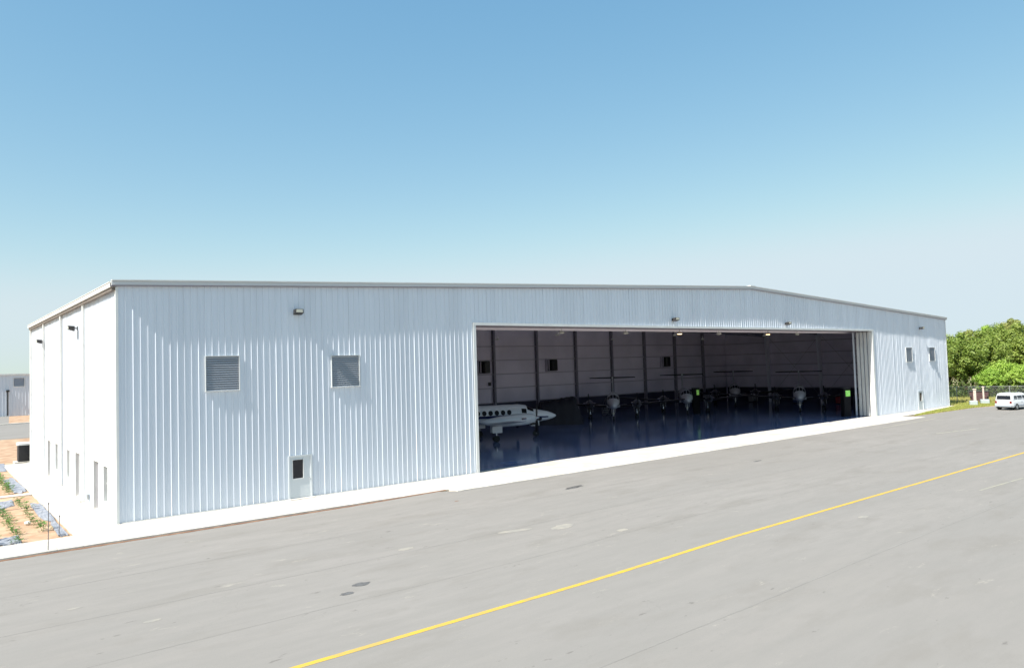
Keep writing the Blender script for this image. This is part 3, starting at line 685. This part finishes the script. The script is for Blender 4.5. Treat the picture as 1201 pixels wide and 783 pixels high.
def build_turboprop(label, stripe, body='air_white', loc=(0, 0, 0), rz=0, chord=.6, nac_m='nacelle_dark', spin='boot'):
    r = thing('turboprop_airplane', label, 'airplane', loc, rz, 'twin turboprop airplanes parked in the hangar')
    b = MB(); dd = [s[0] for s in ST]; dd = sorted(set(dd+[5, 7, .25, .65, 1.2]))
    b.loft([[surf(d, i*2*math.pi/24) for i in range(24)] for d in dd]); b.build('fuselage', body, r, smooth=True)
    for a, c_ in ((.55, 1.05), (1.1, 1.53), (1.61, 2.04), (2.09, 2.59)):
        b = MB(); patch(b, 2.16 if 1 < a < 2 else 2.3, 2.9, a, c_); b.build('windscreen', 'cabin_glass', r, fix=False)
    for s in (0, 1):
        t = (lambda a: a) if s == 0 else (lambda a: math.pi-a)
        b = MB(); patch(b, 3.0, 3.45, t(.1), t(.62)); b.build('cockpit_window', 'cabin_glass', r, fix=False)
        for k in range(6):
            b = MB(); dc = 4.6+k*.56; pts = []
            zc = fus(dc)[0]
            for i in range(14):
                a = 2*math.pi*i/14; pts.append(surf(dc+.2*math.cos(a), t(.22+.26*math.sin(a)), .036))
            b.face(pts); b.build('cabin_window', 'cabin_glass', r, fix=False)
        b = MB(); patch(b, .9, 12.2, t(-.33), t(-.06), .01, 24, 1); b.build('stripe', stripe, r, fix=False)
        sy = 1 if s == 0 else -1
        b = MB(); b.loft([foil(4.9, sy*.5, 1.38, 2.35, .15), foil(4.95, sy*2.6, 1.52, 2.15, .14), foil(5.55, sy*7.95, 2.02, 1.15, .11), foil(5.75, sy*8.1, 2.04, .8, .06)]); w_ = b.build('wing', body, r, smooth=False)
        b = MB()
        for (a, c_) in (((4.9, .75, 1.395, 2.35, .15), (4.93, 2.1, 1.485, 2.19, .14)), ((5.0, 3.1, 1.566, 2.05, .14), (5.53, 7.9, 2.015, 1.16, .11))):
            q = [[(x+.012, y, z) for x, y, z in (foil(g[0], sy*g[1], g[2], g[3], g[4]*1.06))] for g in (a, c_)]
            sel = [8, 9, 0, 1, 2]; q = [[p[i] for i in sel] for p in q]
            b.mesh(q[0]+q[1], [(i, i+1, 6+i, 5+i) for i in range(4)])
        b.build('deice_boot', 'boot', w_, fix=False)
        # engine nacelle
        b = MB(); y = sy*2.62
        b.loft([[(-d, y+rr*math.cos(i*math.pi/8), zc+rr*1.08*math.sin(i*math.pi/8)) for i in range(16)] for d, zc, rr in ((2.92, 1.8, .24), (3.1, 1.79, .34), (3.6, 1.76, .43), (4.6, 1.72, .46), (6, 1.66, .42), (7.2, 1.66, .24), (7.9, 1.7, .05))]); nac = b.build('engine_nacelle', nac_m, r, smooth=True)
        b = MB(); b.bbox((-3.35, y-.2, 1.24), (-2.98, y+.2, 1.45), .05); b.build('air_intake', 'boot', nac)
        for q in (-1, 1):
            b = MB(); b.tube((-3.9, y+q*.38, 1.85), (-4.25, y+q*.62, 1.83), .1, .085, 8); b.build('exhaust_stack', 'chrome', nac)
        b = MB(); patch_pts = [[(-d, y+rr*math.cos(i*math.pi/8), zc+rr*1.08*math.sin(i*math.pi/8)) for i in ([0, 14.6] if s == 1 else [8, 9.4])] for d, zc, rr in ((3.2, 1.79, .39), (3.6, 1.76, .455), (4.6, 1.72, .486), (6, 1.66, .446), (7.2, 1.66, .27))]
        b.mesh([p for q in patch_pts for p in q], [(2*i, 2*i+1, 2*i+3, 2*i+2) for i in range(4)]); b.build('nacelle_stripe', stripe, nac, fix=False)
        pr = bpy.data.objects.new('propeller', None); C.objects.link(pr); pr.parent = r; pr.location = (-2.86, y, 1.8)
        b = MB(); b.loft([[(d, rr*math.cos(i*math.pi/5), rr*math.sin(i*math.pi/5)) for i in range(10)] for d, rr in ((-.04, .21), (.1, .2), (.25, .14), (.36, .03))]); b.build('spinner', spin, pr, smooth=True)
        for k in range(4):
            b = MB(); R0 = Matrix.Rotation(k*math.pi/2+.04, 3, 'X'); ring = []
            for rr, ch, tw in ((.16, .07, 1.2), (.4, .13, 1.0), (.8, .16, .8), (1.12, .13, .7), (1.2, .05, .65)):
                c, s2 = math.cos(tw), math.sin(tw); ch *= chord; q = [(ch, 0), (0, .018), (-ch, 0), (0, -.018)]
                ring.append([tuple(R0 @ Vector((.08+u*s2-v*c, u*c+v*s2, rr))) for u, v in q])
            b.loft(ring); b.build('blade', 'boot', pr)
        mg = bpy.data.objects.new('main_gear', None); C.objects.link(mg); mg.parent = r; mg.location = (-6.4, y, 0)
        b = MB(); b.tube((0, 0, .25), (.05, 0, 1.45), .055, .07, 8); b.tube((0, -.2, .25), (0, .2, .25), .04); b.build('strut', 'chrome', mg)
        for q in (-1, 1):
            b = MB(); b.tube((0, q*.14-.08, .26), (0, q*.14+.08, .26), .26, n=16); b.build('wheel', 'rubber', mg)
            b = MB(); b.box((-.4, q*.3-.01, .75), (.45, q*.3+.01, 1.32)); b.build('gear_door', body, mg)
    ng = bpy.data.objects.new('nose_gear', None); C.objects.link(ng); ng.parent = r; ng.location = (-1.95, 0, 0)
    b = MB(); b.tube((0, 0, .28), (-.08, 0, 1.35), .05, .06, 8); b.tube((0, -.12, .28), (0, .12, .28), .03); b.build('strut', 'air_white', ng)
    b = MB(); b.tube((0, -.09, .28), (0, .09, .28), .28, n=16); b.build('wheel', 'rubber', ng)
    b = MB(); b.bbox((.02, -.1, .78), (.1, .1, .95), .02); b.build('taxi_light', 'lens', ng)
    for q in (-1, 1):
        b = MB(); b.box((-.5, q*.2-.01, .95), (.25, q*.2+.01, 1.36)); b.build('gear_door', body, ng)
    b = MB(); b.loft([[(-d, .075*s_, z) for d, s_ in ((d0, 0), (d0+.25, 1), (d1-.4, .8), (d1, 0), (d1-.4, -.8), (d0+.25, -1))] for z, d0, d1 in ((2.45, 9.4, 13.2), (2.9, 11.0, 13.2), (4.45, 12.0, 13.55))]); b.build('fin', body, r)
    b = MB(); 
    for sy in (1, -1): b.loft([foil(12.0, 0, 4.46, 1.5, .13), foil(12.65, sy*2.8, 4.46, .95, .14)])
    st = b.build('tailplane', body, r)
    b = MB()
    for sy in (1, -1):
        q = [[(x+.012, y, z) for x, y, z in foil(g[0], sy*g[1], 4.46, g[2], .15)] for g in ((12.0, .1, 1.5), (12.63, 2.75, .96))]; sel = [8, 9, 0, 1, 2]; q = [[p[i] for i in sel] for p in q]
        b.mesh(q[0]+q[1], [(i, i+1, 6+i, 5+i) for i in range(4)])
    b.build('deice_boot', 'boot', st, fix=False)
    b = MB(); b.loft([[(-12.0-.0, .09*math.cos(i), 4.5+.09*math.sin(i)) for i in range(6)], [(-13.5, .03*math.cos(i), 4.5+.03*math.sin(i)) for i in range(6)]]); b.build('fin_bullet', body, r)
    return r
a1 = build_turboprop('white and navy striped turboprop seen in profile just inside the left door jamb', 'navy', loc=(37.6, 13.3, 0), rz=R(-21), chord=1.05, nac_m='air_white', spin='chrome')
def face_cam(x, y, extra=0): return math.atan2(-35.5-y, -6.68-x)+R(extra)
a2 = build_turboprop('white turboprop facing out nose on, left of the hanging centre of the doorway, before the dark mass', 'boot', loc=(50.0, 18.0, 0), rz=face_cam(50, 18))
a2['label'] = 'pale turboprop seen nose on, first to the right of the striped one'
def mk(src, x, y, ex, lab):
    c = copy_tree(src); c.location = (x, y, 0); c.rotation_euler = (0, 0, face_cam(x, y, ex)); c['label'] = lab; return c
mk(a2, 60.8, 16.7, 3, 'pale turboprop seen nose on, with a green panel showing just right of its cockpit')
mk(a2, 76.0, 20.8, 1, 'farthest turboprop, small and half hidden between two nearer nose-on airplanes')
mk(a2, 69.6, 8.2, 0, 'pale turboprop seen nose on, the rightmost one, wing reaching toward the door leaves')

# ------------------------------------------------------------------ other things inside
def kiosk(x, y, h, lab, rz, pw=.54):
    o = thing('kiosk', lab, 'cabinet', (x, y, 0), rz); b = MB(); b.bbox((-.4, -.3, 0), (.4, .3, h), .03); b.build('housing', 'cabinet', o)
    b = MB(); b.box((.34-pw, -.33, h-.8), (.34, -.302, h-.2)); b.build('panel', 'green', o)
    b = MB(); b.box((-.42, -.32, h+.002), (.42, .32, h+.05)); b.build('cap', 'dark_metal', o)
kiosk(68.2, 2.3, 2.9, 'tall black cabinet with a bright green panel standing by the right door leaves', R(-25))
kiosk(64.75, 18.6, 3.0, 'black cabinet with a narrow green panel showing behind the middle airplane', R(-40), .3)
# broad near-black mass with a rumpled top
b = MB(); random.seed(21); nx, ny = 16, 12; P = []
for i in range(nx):
    for j in range(ny):
        u, v = i/(nx-1)*2-1, j/(ny-1)*2-1; ed = max(abs(u), abs(v))
        z = (2.5+.35*u+.2*math.sin(i*1.9)*math.cos(j*1.3)) * (1-smooth((ed-.72)/.28))
        P.append((u*2.5*(1+.03*math.sin(j*2)), v*1.7*(1+.04*math.sin(i*2.2)), max(z, 0)+(.0 if z > .1 else 0)))
b.mesh(P, [(i*ny+j, (i+1)*ny+j, (i+1)*ny+j+1, i*ny+j+1) for i in range(nx-1) for j in range(ny-1)])
o = b.build('dark_mass', 'mass_black', None, smooth=True, loc=(46.0, 22.3, 0)); o.rotation_euler = (0, 0, R(-35)); tag(o, 'large near-black mass behind the striped airplane', 'covered load')
def tool_cabinet(x, y, rz, m, lab):
    o = thing('tool_cabinet', lab, 'tool cabinet', (x, y, 0), rz, 'tool cabinets along the right wall')
    b = MB(); b.bbox((-.6, -.3, .12), (.6, .3, 1.15), .02); b.build('housing', m, o)
    for k in range(5):
        z = .17+k*.19; b = MB(); b.box((-.56, -.322, z), (.56, -.302, z+.17)); dr = b.build('drawer', m, o)
        b = MB(); b.box((-.3, -.345, z+.12), (.3, -.324, z+.14)); b.build('handle', 'chrome', dr)
    for sx in (-.5, .5):
        for sy in (-.22, .22): b = MB(); b.tube((sx, sy-.02, .06), (sx, sy+.02, .06), .06, n=10); b.tube((sx, sy, .06), (sx, sy, .125), .015, n=5); b.build('caster', 'rubber', o)
tool_cabinet(87.2, 12.5, R(-90), 'red', 'red tool cabinet nearest the doors along the right wall')
tool_cabinet(87.2, 18.5, R(-90), 'cabinet_blue', 'blue tool cabinet in the middle along the right wall')
tool_cabinet(87.2, 25.5, R(-90), 'frame_grey', 'grey tool cabinet farthest back along the right wall')
# wheeled steps
def steps(x, y, rz, lab):
    o = thing('maintenance_stand', lab, 'stand', (x, y, 0), rz, 'wheeled maintenance stands')
    for k in range(4):
        b = MB(); b.box((-.35, k*.28, .3+k*.3), (.35, k*.28+.28, .33+k*.3)); b.build('step', 'galv', o)
    for sx in (-.36, .36):
        b = MB(); b.tube((sx, 0, .06), (sx, 1.0, 1.25), .025, n=6); b.tube((sx, 1.1, .06), (sx, 1.1, 2.1), .025, n=6); b.tube((sx, 0.05, 1.0), (sx, 1.1, 2.1), .02, n=6); b.tube((sx, .05, .1), (sx, .05, 1.0), .02, n=6); b.tube((sx, 0, .08), (sx, 1.1, .08), .025, n=6); b.build('side_rail', 'galv', o)
        for yy in (.05, 1.08): b = MB(); b.tube((sx-.025, yy, .07), (sx+.025, yy, .07), .07, n=10); b.build('wheel', 'rubber', o)
steps(80, 7, R(200), 'wheeled metal steps behind the rightmost airplane')
steps(58, 27, R(160), 'wheeled metal steps by the back wall')

# ------------------------------------------------------------------ condenser at the left rear corner
o = thing('condenser_unit', 'dark boxy outdoor unit with pale lid at the far end of the side walk', 'outdoor unit', (-.4, 32.4, 0))
b = MB(); b.bbox((-.62, -.6, -.12), (.72, .7, .08), .02); b.build('pad', 'concrete', o)
b = MB(); b.bbox((-.36, -.48, .082), (.62, .58, 1.32), .03); b.build('body', 'ac_dark', o)
b = MB()
for k in range(20): b.box((-.32, -.5, .14+k*.055), (.58, -.482, .165+k*.055))
stuff(b.build('grille', 'dark_metal', o))
b = MB(); b.bbox((-.42, -.56, 1.323), (.68, .66, 1.5), .05); b.build('lid', 'trim', o)

# ------------------------------------------------------------------ far hangar
fh = thing('hangar', 'distant pale blue metal hangar at the left edge beyond the road', 'hangar', (0, 125, 0))
def fz(s): return 7.25
wall_panels(fh, (-60, 125-125, -.15), (1, 0, 0), (0, -1, 0), 100, lambda s: 7.25, [(66.7, 68.3, 5.2, 6.7)], 'wall_panel', pw=2.0, seed=33, zbot=-.15, ribcell=.5)
b = MB(); b.box((-60, .1, -.15), (40, 30, 7.2)); b.build('inner_wall', 'steel', fh)
b = MB(); b.box((-60.2, -.25, 7.253), (40.2, 30.2, 7.5)); b.build('roof', 'trim', fh)
b = MB()
for k in range(8): b.mesh([(6.7, -.06, 5.25+k*.18), (8.3, -.06, 5.25+k*.18), (8.3, .05, 5.38+k*.18), (6.7, .05, 5.38+k*.18)], [(0, 1, 2, 3)])
b.build('louver', 'louver', fh, fix=False)
b = MB(); b.box((6.6, -.1, 5.1), (6.7, .05, 6.8)); b.box((8.3, -.1, 5.1), (8.4, .05, 6.8)); b.box((6.7, -.1, 6.7), (8.3, .05, 6.8)); b.box((6.7, -.1, 5.1), (8.3, .05, 5.2)); b.build('louver_frame', 'trim', fh)
b = MB(); b.bbox((5.7, -.2, .0), (5.9, -.05, 4.3), .02); b.build('downpipe', 'dark_metal', fh)
b = MB(); b.bbox((5.55, -.5, 4.25), (6.05, -.06, 4.6), .04); b.build('wall_lamp', 'dark_metal', fh)

# ------------------------------------------------------------------ verge, fence, posts at the right
struct(sheet('verge_soil', [(71, -3.02), (77, -2.0), (88.55, -.9), (88.7, 14), (104, 14), (170, 20), (170, -40), (104, -40), (104.01, -9), (92.5, -5.2), (86, -3.35)], -.006, 'soil'))
def grass(name, poly, n, h, seed, z=0.0):
    rnd = random.Random(seed); b = MB(); x0 = min(p[0] for p in poly); x1 = max(p[0] for p in poly); y0 = min(p[1] for p in poly); y1 = max(p[1] for p in poly)
    def inside(x, y):
        c = False; j = len(poly)-1
        for i in range(len(poly)):
            if (poly[i][1] > y) != (poly[j][1] > y) and x < (poly[j][0]-poly[i][0])*(y-poly[i][1])/(poly[j][1]-poly[i][1])+poly[i][0]: c = not c
            j = i
        return c
    k = 0
    while k < n:
        x, y = rnd.uniform(x0, x1), rnd.uniform(y0, y1)
        if not inside(x, y): continue
        a = rnd.uniform(0, 6.28); w_ = rnd.uniform(.02, .05); hh = h*rnd.uniform(.5, 1.3); lx, ly = rnd.uniform(-.08, .08), rnd.uniform(-.08, .08)
        b.face([(x-math.cos(a)*w_, y-math.sin(a)*w_, z), (x+math.cos(a)*w_, y+math.sin(a)*w_, z), (x+lx, y+ly, z+hh)]); k += 1
    return stuff(b.build(name, 'grass', fix=False))
grass('grass_verge', [(71.4, -2.95), (77, -1.95), (88.6, -.8), (94, .5), (95, -3.0), (91, -4.2), (86, -3.3)], 16000, .13, 3)
grass('grass_field', [(88.6, -.8), (89, 6), (104, 12), (125, 14), (125, -12), (104, -9.2), (95, -3), (94, .5)], 26000, .34, 4, -.01)
# chain link fence running from the hangar corner
fo = thing('chain_link_fence', 'grey chain link fence between the hangar corner and the trees', 'fence')
A, B_ = Vector((92.5, 6.5, 0)), Vector((104, -16, 0)); n_ = 9
for i in range(n_+1):
    p = A.lerp(B_, i/n_); b = MB(); b.tube((p.x, p.y, -.1), (p.x, p.y, 2.05), .04, n=6); b.build('post', 'galv', fo)
b = MB(); b.tube(A+Vector((0, 0, 1.98)), B_+Vector((0, 0, 1.98)), .025, n=6); b.build('top_rail', 'galv', fo)
b = MB(); d = (B_-A); L = d.length; d.normalize(); s = -2.0
while s < L:
    for dirn in (1, -1):
        s0, s1 = (s, s+1.85) if dirn > 0 else (s+1.85, s); z0, z1 = .05, 1.95
        if min(s0, s1) < 0 or max(s0, s1) > L: continue
        b.tube(A+d*s0+Vector((0, 0, z0)), A+d*s1+Vector((0, 0, z1)), .006, n=3, cap=False)
    s += .16
stuff(b.build('mesh_wire', 'galv', fo))
def ppost(x, y, h, w_, lab):
    o = thing('gate_post', lab, 'post', (x, y, 0), R(20), 'pale gate posts'); b = MB(); b.bbox((-w_, -w_, -.02), (w_, w_, h), .02); b.build('shaft', 'pale_post', o)
    b = MB(); b.bbox((-w_-.05, -w_-.05, h+.002), (w_+.05, w_+.05, h+.1), .03); b.build('cap', 'pale_post', o)
ppost(91.5, -1.73, 1.8, .15, 'stout pale gate post left of the brown bin'); ppost(94.5, -1.65, 1.95, .09, 'slender pale gate post between the bin and the white car')
o = thing('dumpster', 'dark reddish brown bin standing between the two pale posts', 'bin', (96.3, -.6, 0), R(15))
b = MB(); b.mesh([(-.6, -.9, .12), (.6, -.9, .12), (.6, .9, .12), (-.6, .9, .12), (-.75, -1, 1.35), (.75, -1, 1.35), (.75, 1, 1.35), (-.75, 1, 1.35)], [(0,3,2,1),(4,5,6,7),(0,1,5,4),(1,2,6,5),(2,3,7,6),(3,0,4,7)]); b.build('body', 'bin_brown', o)
b = MB(); b.bbox((-.8, -1.05, 1.353), (.8, 1.05, 1.45), .03); b.build('lid', 'dark_metal', o)
for yy in (-.9, .9): b = MB(); b.bbox((-.85, yy-.08, .7), (-.72, yy+.08, .85), .02); b.tube((-.4, yy*.8, 0), (-.4, yy*.8, .13), .07); b.tube((.4, yy*.8, 0), (.4, yy*.8, .13), .07); b.build('bracket', 'dark_metal', o)
def block(x, y, sx, lab):
    o = thing('concrete_block', lab, 'block', (x, y, 0), R(-60), 'pale blocks at the gate'); b = MB(); b.bbox((-sx, -.35, -.02), (sx, .35, .55), .06); b.build('block_body', 'pale_block', o)
    b = MB(); b.tube((0, 0, .54), (0, 0, .62), .05, n=8); b.build('lifting_eye', 'galv', o)
block(90.2, -2.0, .4, 'low pale block at the foot of the stout gate post'); block(93.5, -2.1, .45, 'low pale block at the foot of the slender post')

# ------------------------------------------------------------------ parked car
def build_car(loc, rz):
    r = thing('parked_car', 'white estate car parked at the far right of the apron, seen from behind', 'car', loc, rz)
    L_, Wd = 4.8, .92                         # x forward, rear at x=0
    # body loft along x : (x, halfwidth, zbottom, zbelt)
    b = MB(); rings = []
    for x, hw, z0, z1 in ((0, .78, .42, .86), (.05, .86, .34, .98), (.35, .91, .28, 1.04), (1.0, .92, .26, 1.05), (3.0, .92, .26, 1.03), (3.6, .91, .26, .98), (4.4, .86, .28, .88), (4.72, .76, .34, .78), (4.8, .66, .42, .68)):
        rings.append([(x, -hw*.9, z0), (x, hw*.9, z0), (x, hw, z0+.15), (x, hw, z1-.22), (x, hw*.96, z1-.03), (x, hw*.88, z1), (x, -hw*.88, z1), (x, -hw*.96, z1-.03), (x, -hw, z1-.22), (x, -hw, z0+.15)])
    b.loft(rings); b.build('body', 'car_white', r)
    b = MB(); rings = []
    for z, x0, x1, hw in ((1.03, .08, 3.75, .87), (1.2, .12, 3.45, .85), (1.55, .22, 2.95, .79), (1.72, .3, 2.75, .73), (1.79, .5, 2.5, .62)):
        c = .1; rings.append([(x0, -hw+c, z), (x0+c, -hw, z), (x1-c, -hw, z), (x1, -hw+c, z), (x1, hw-c, z), (x1-c, hw, z), (x0+c, hw, z), (x0, hw-c, z)])
    b.loft(rings); b.build('cabin', 'car_white', r)
    def quad(nm, p, m): 
        b = MB(); b.face(p); b.build(nm, m, r, fix=False)
    quad('rear_window', [(.088, .72, 1.13), (.088, -.72, 1.13), (.19, -.67, 1.55), (.19, .67, 1.55)], 'dark_glass')
    quad('windscreen', [(3.66, -.7, 1.1), (3.66, .7, 1.1), (2.99, .6, 1.49), (2.99, -.6, 1.49)], 'dark_glass')
    for sy in (1, -1):
        for xa, xb, xc, xd in ((.45, 1.15, 1.12, .58), (1.22, 2.1, 2.08, 1.2), (2.18, 3.2, 2.75, 2.16)):
            z0, z1 = 1.12, 1.53; h = lambda z: .87-(z-1.03)*.155+.006
            quad('side_window', [(xa, sy*h(z0), z0), (xb, sy*h(z0), z0), (xc, sy*h(z1), z1), (xd, sy*h(z1), z1)], 'dark_glass')
        b = MB(); b.box((.3, min(sy*.915, sy*.94), .42), (4.3, max(sy*.915, sy*.94), .56)); b.build('side_moulding', 'car_silver', r)
        for xw in (.85, 3.85):
            wv = bpy.data.objects.new('wheel', None); C.objects.link(wv); wv.parent = r; wv.location = (xw, sy*.84, .34)
            b = MB(); b.tube((0, -.11, 0), (0, .11, 0), .34, n=20); b.build('tyre', 'rubber', wv)
            b = MB(); b.tube((0, sy*.1, 0), (0, sy*.118, 0), .21, .18, 12); b.build('rim', 'galv', wv)
        b = MB(); b.bbox((-.02, min(sy*.62, sy*.84), .72), (.06, max(sy*.62, sy*.84), .96), .02); b.build('tail_light', 'tail', r)
        b = MB(); b.bbox((2.95, min(sy*.86, sy*1.06), 1.02), (3.1, max(sy*.86, sy*1.06), 1.16), .03); b.build('mirror', 'car_white', r)
        b = MB(); b.bbox((1.75, min(sy*.92, sy*.945), .86), (1.93, max(sy*.92, sy*.945), .89), .008); b.build('door_handle', 'galv', r)
        b = MB(); b.tube((.7, sy*.5, 1.83), (2.5, sy*.5, 1.83), .018, n=6); b.build('roof_rail', 'galv', r)
    b = MB(); b.bbox((-.1, -.84, .38), (.06, .84, .58), .04); b.build('rear_bumper', 'car_silver', r)
    b = MB(); b.box((-.03, -.26, .68), (-.005, .26, .82)); b.build('number_plate', 'plate', r)
    b = MB(); b.box((.05, -.8, .22), (4.6, .8, .3)); b.build('underbody', 'boot', r)
    return r
build_car((83.7, -7.1, -.012), R(-10))

# ------------------------------------------------------------------ trees
def crown_data(seed, h, rx, m, leaf=.17, clumps=95, per=95, low=.28):
    rnd = random.Random(seed); b = MB(); cl = []
    for i in range(clumps):
        while True:
            u, v, w_ = rnd.uniform(-1, 1), rnd.uniform(-1, 1), rnd.uniform(-1, 1)
            q = u*u+v*v+w_*w_
            if .2 < q < 1: break
        z = h*(low+(1-low)*(w_*.5+.5)); rad = rx*(1 if w_ < .1 else math.sqrt(max(0, 1-((w_-.1)/.95)**2)))
        s = math.sqrt(max(1e-6, u*u+v*v)); f = rad*(.35+.65*min(1, s))/max(s, .001)*min(1, s+.25)
        cl.append(Vector((u*f, v*f, z+rnd.uniform(-.3, .3))))
    for c in cl:
        rc = rnd.uniform(.4, 1.15)
        for k in range(per):
            d = Vector((rnd.gauss(0, 1), rnd.gauss(0, 1), rnd.gauss(0, .7))); d.normalize(); d *= rc*rnd.uniform(.55, 1)
            p = c+d; n = (d.normalized()+Vector((rnd.uniform(-.6, .6), rnd.uniform(-.6, .6), rnd.uniform(-.1, .9)))).normalized()
            t = n.orthogonal().normalized(); t.rotate(Matrix.Rotation(rnd.uniform(0, 6.28), 3, n)); s = n.cross(t); a = leaf*rnd.uniform(.6, 1.35)
            b.v += [tuple(p-t*a), tuple(p+s*a*.6), tuple(p+t*a), tuple(p-s*a*.6)]; k0 = len(b.v)-4; b.f.append((k0, k0+1, k0+2, k0+3)); b.mi.append(0)
    return b.data('crown', m), cl
def trunk_data(seed, h, cl):
    rnd = random.Random(seed); b = MB(); pts = [Vector((0, 0, -.2))]
    for i in range(1, 8): pts.append(Vector((rnd.uniform(-.12, .12)*i, rnd.uniform(-.12, .12)*i, h*.85*i/7)))
    for i in range(7): b.tube(pts[i], pts[i+1], .26*(1-i/8), .26*(1-(i+1)/8), 7, cap=False)
    for c in rnd.sample(cl, 26):
        i = min(6, max(1, int((c.z-1.2)/(h*.85)*7))); m = pts[i].lerp(c, .5)+Vector((0, 0, -.2)); b.tube(pts[i], m, .07, .045, 5, cap=False); b.tube(m, c, .045, .015, 4, cap=False)
    return b.data('trunk', 'bark')
TV = []
for s, (h, rx, m, low) in enumerate(((11, 3.6, 'leaf', .12), (12.5, 3.3, 'leaf_olive', .2), (9.5, 3.9, 'leaf', .08), (6.2, 2.7, 'leaf_bright', .06), (12, 2.6, 'leaf_bright', .3))):
    cd, cl = crown_data(40+s, h, rx, m, leaf=.16 if h > 7 else .14, clumps=135 if h > 7 else 80, per=120); TV.append((cd, trunk_data(60+s, h, cl), h))
def tree(x, y, v, sc, lab):
    o = thing('tree', lab, 'tree', (x, y, -.1), random.uniform(0, 6.28), 'trees behind the fence'); o.scale = (sc, sc, sc*random.uniform(.95, 1.05))
    link('crown', TV[v][0], o); link('trunk', TV[v][1], o)
random.seed(77)
for args in (
    (113.3, 8.9, 0, 0.82, 'round topped green tree just clear of the hangar corner'),
    (110.1, 6.3, 2, 0.9, 'rounded mid green tree with low boughs near the hangar corner'),
    (119.1, 8.0, 1, 0.78, 'olive green tree behind the stout gate post'),
    (114.6, 5.2, 2, 0.95, 'spreading green tree above the brown bin'),
    (124.6, 7.5, 4, 0.84, 'slim light green tree rising above its neighbours over the slender post'),
    (118.9, 4.4, 0, 0.9, 'large full green tree directly behind the tail of the white car'),
    (124.8, 4.8, 1, 0.82, 'tall olive green tree over the roof of the white car'),
    (120.1, 2.1, 2, 1.02, 'broad dark green tree over the bonnet of the white car'),
    (126.2, 2.3, 0, 0.92, 'tall green tree at the right edge of the wood'),
    (124.2, 0.1, 1, 0.9, 'olive tree beyond the right edge of the row'),
    (107.7, 1.9, 3, 0.62, 'small bright green sapling left of the white car'),
    (110.3, 1.0, 3, 0.8, 'bright green young tree standing just behind the white car'),
    (110.7, -0.6, 3, 0.72, 'bright green young tree ahead of the white car'),
    (113.4, -1.5, 3, 0.75, 'bright green young tree farthest right in the front row'),
    (121.2, 12.8, 2, 0.75, 'dark tree mostly hidden by the hangar corner'),
    (135.0, 14.5, 0, 0.85, 'back row green tree peeping over the ones by the hangar corner'),
    (140.8, 12.4, 0, 0.95, 'back row green tree seen through gaps over the gate posts'),
    (141.7, 9.0, 1, 0.92, 'back row olive tree seen through gaps over the car'),
    (142.5, 5.9, 4, 0.92, 'back row slim tree at the right end'),
    ): tree(*args)

# low undergrowth under the trees, one mass
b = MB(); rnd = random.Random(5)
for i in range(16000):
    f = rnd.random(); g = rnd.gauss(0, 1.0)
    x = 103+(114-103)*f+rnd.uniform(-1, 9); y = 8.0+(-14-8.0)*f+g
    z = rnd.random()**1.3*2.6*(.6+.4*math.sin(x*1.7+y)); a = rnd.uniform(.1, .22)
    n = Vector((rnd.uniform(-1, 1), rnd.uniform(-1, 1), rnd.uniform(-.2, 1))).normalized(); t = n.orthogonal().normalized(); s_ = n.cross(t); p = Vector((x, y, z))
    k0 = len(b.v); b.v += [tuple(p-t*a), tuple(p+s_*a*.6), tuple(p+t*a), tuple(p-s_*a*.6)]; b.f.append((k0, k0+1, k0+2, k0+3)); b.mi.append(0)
stuff(link('undergrowth', b.data('undergrowth', 'leaf_shaded')))
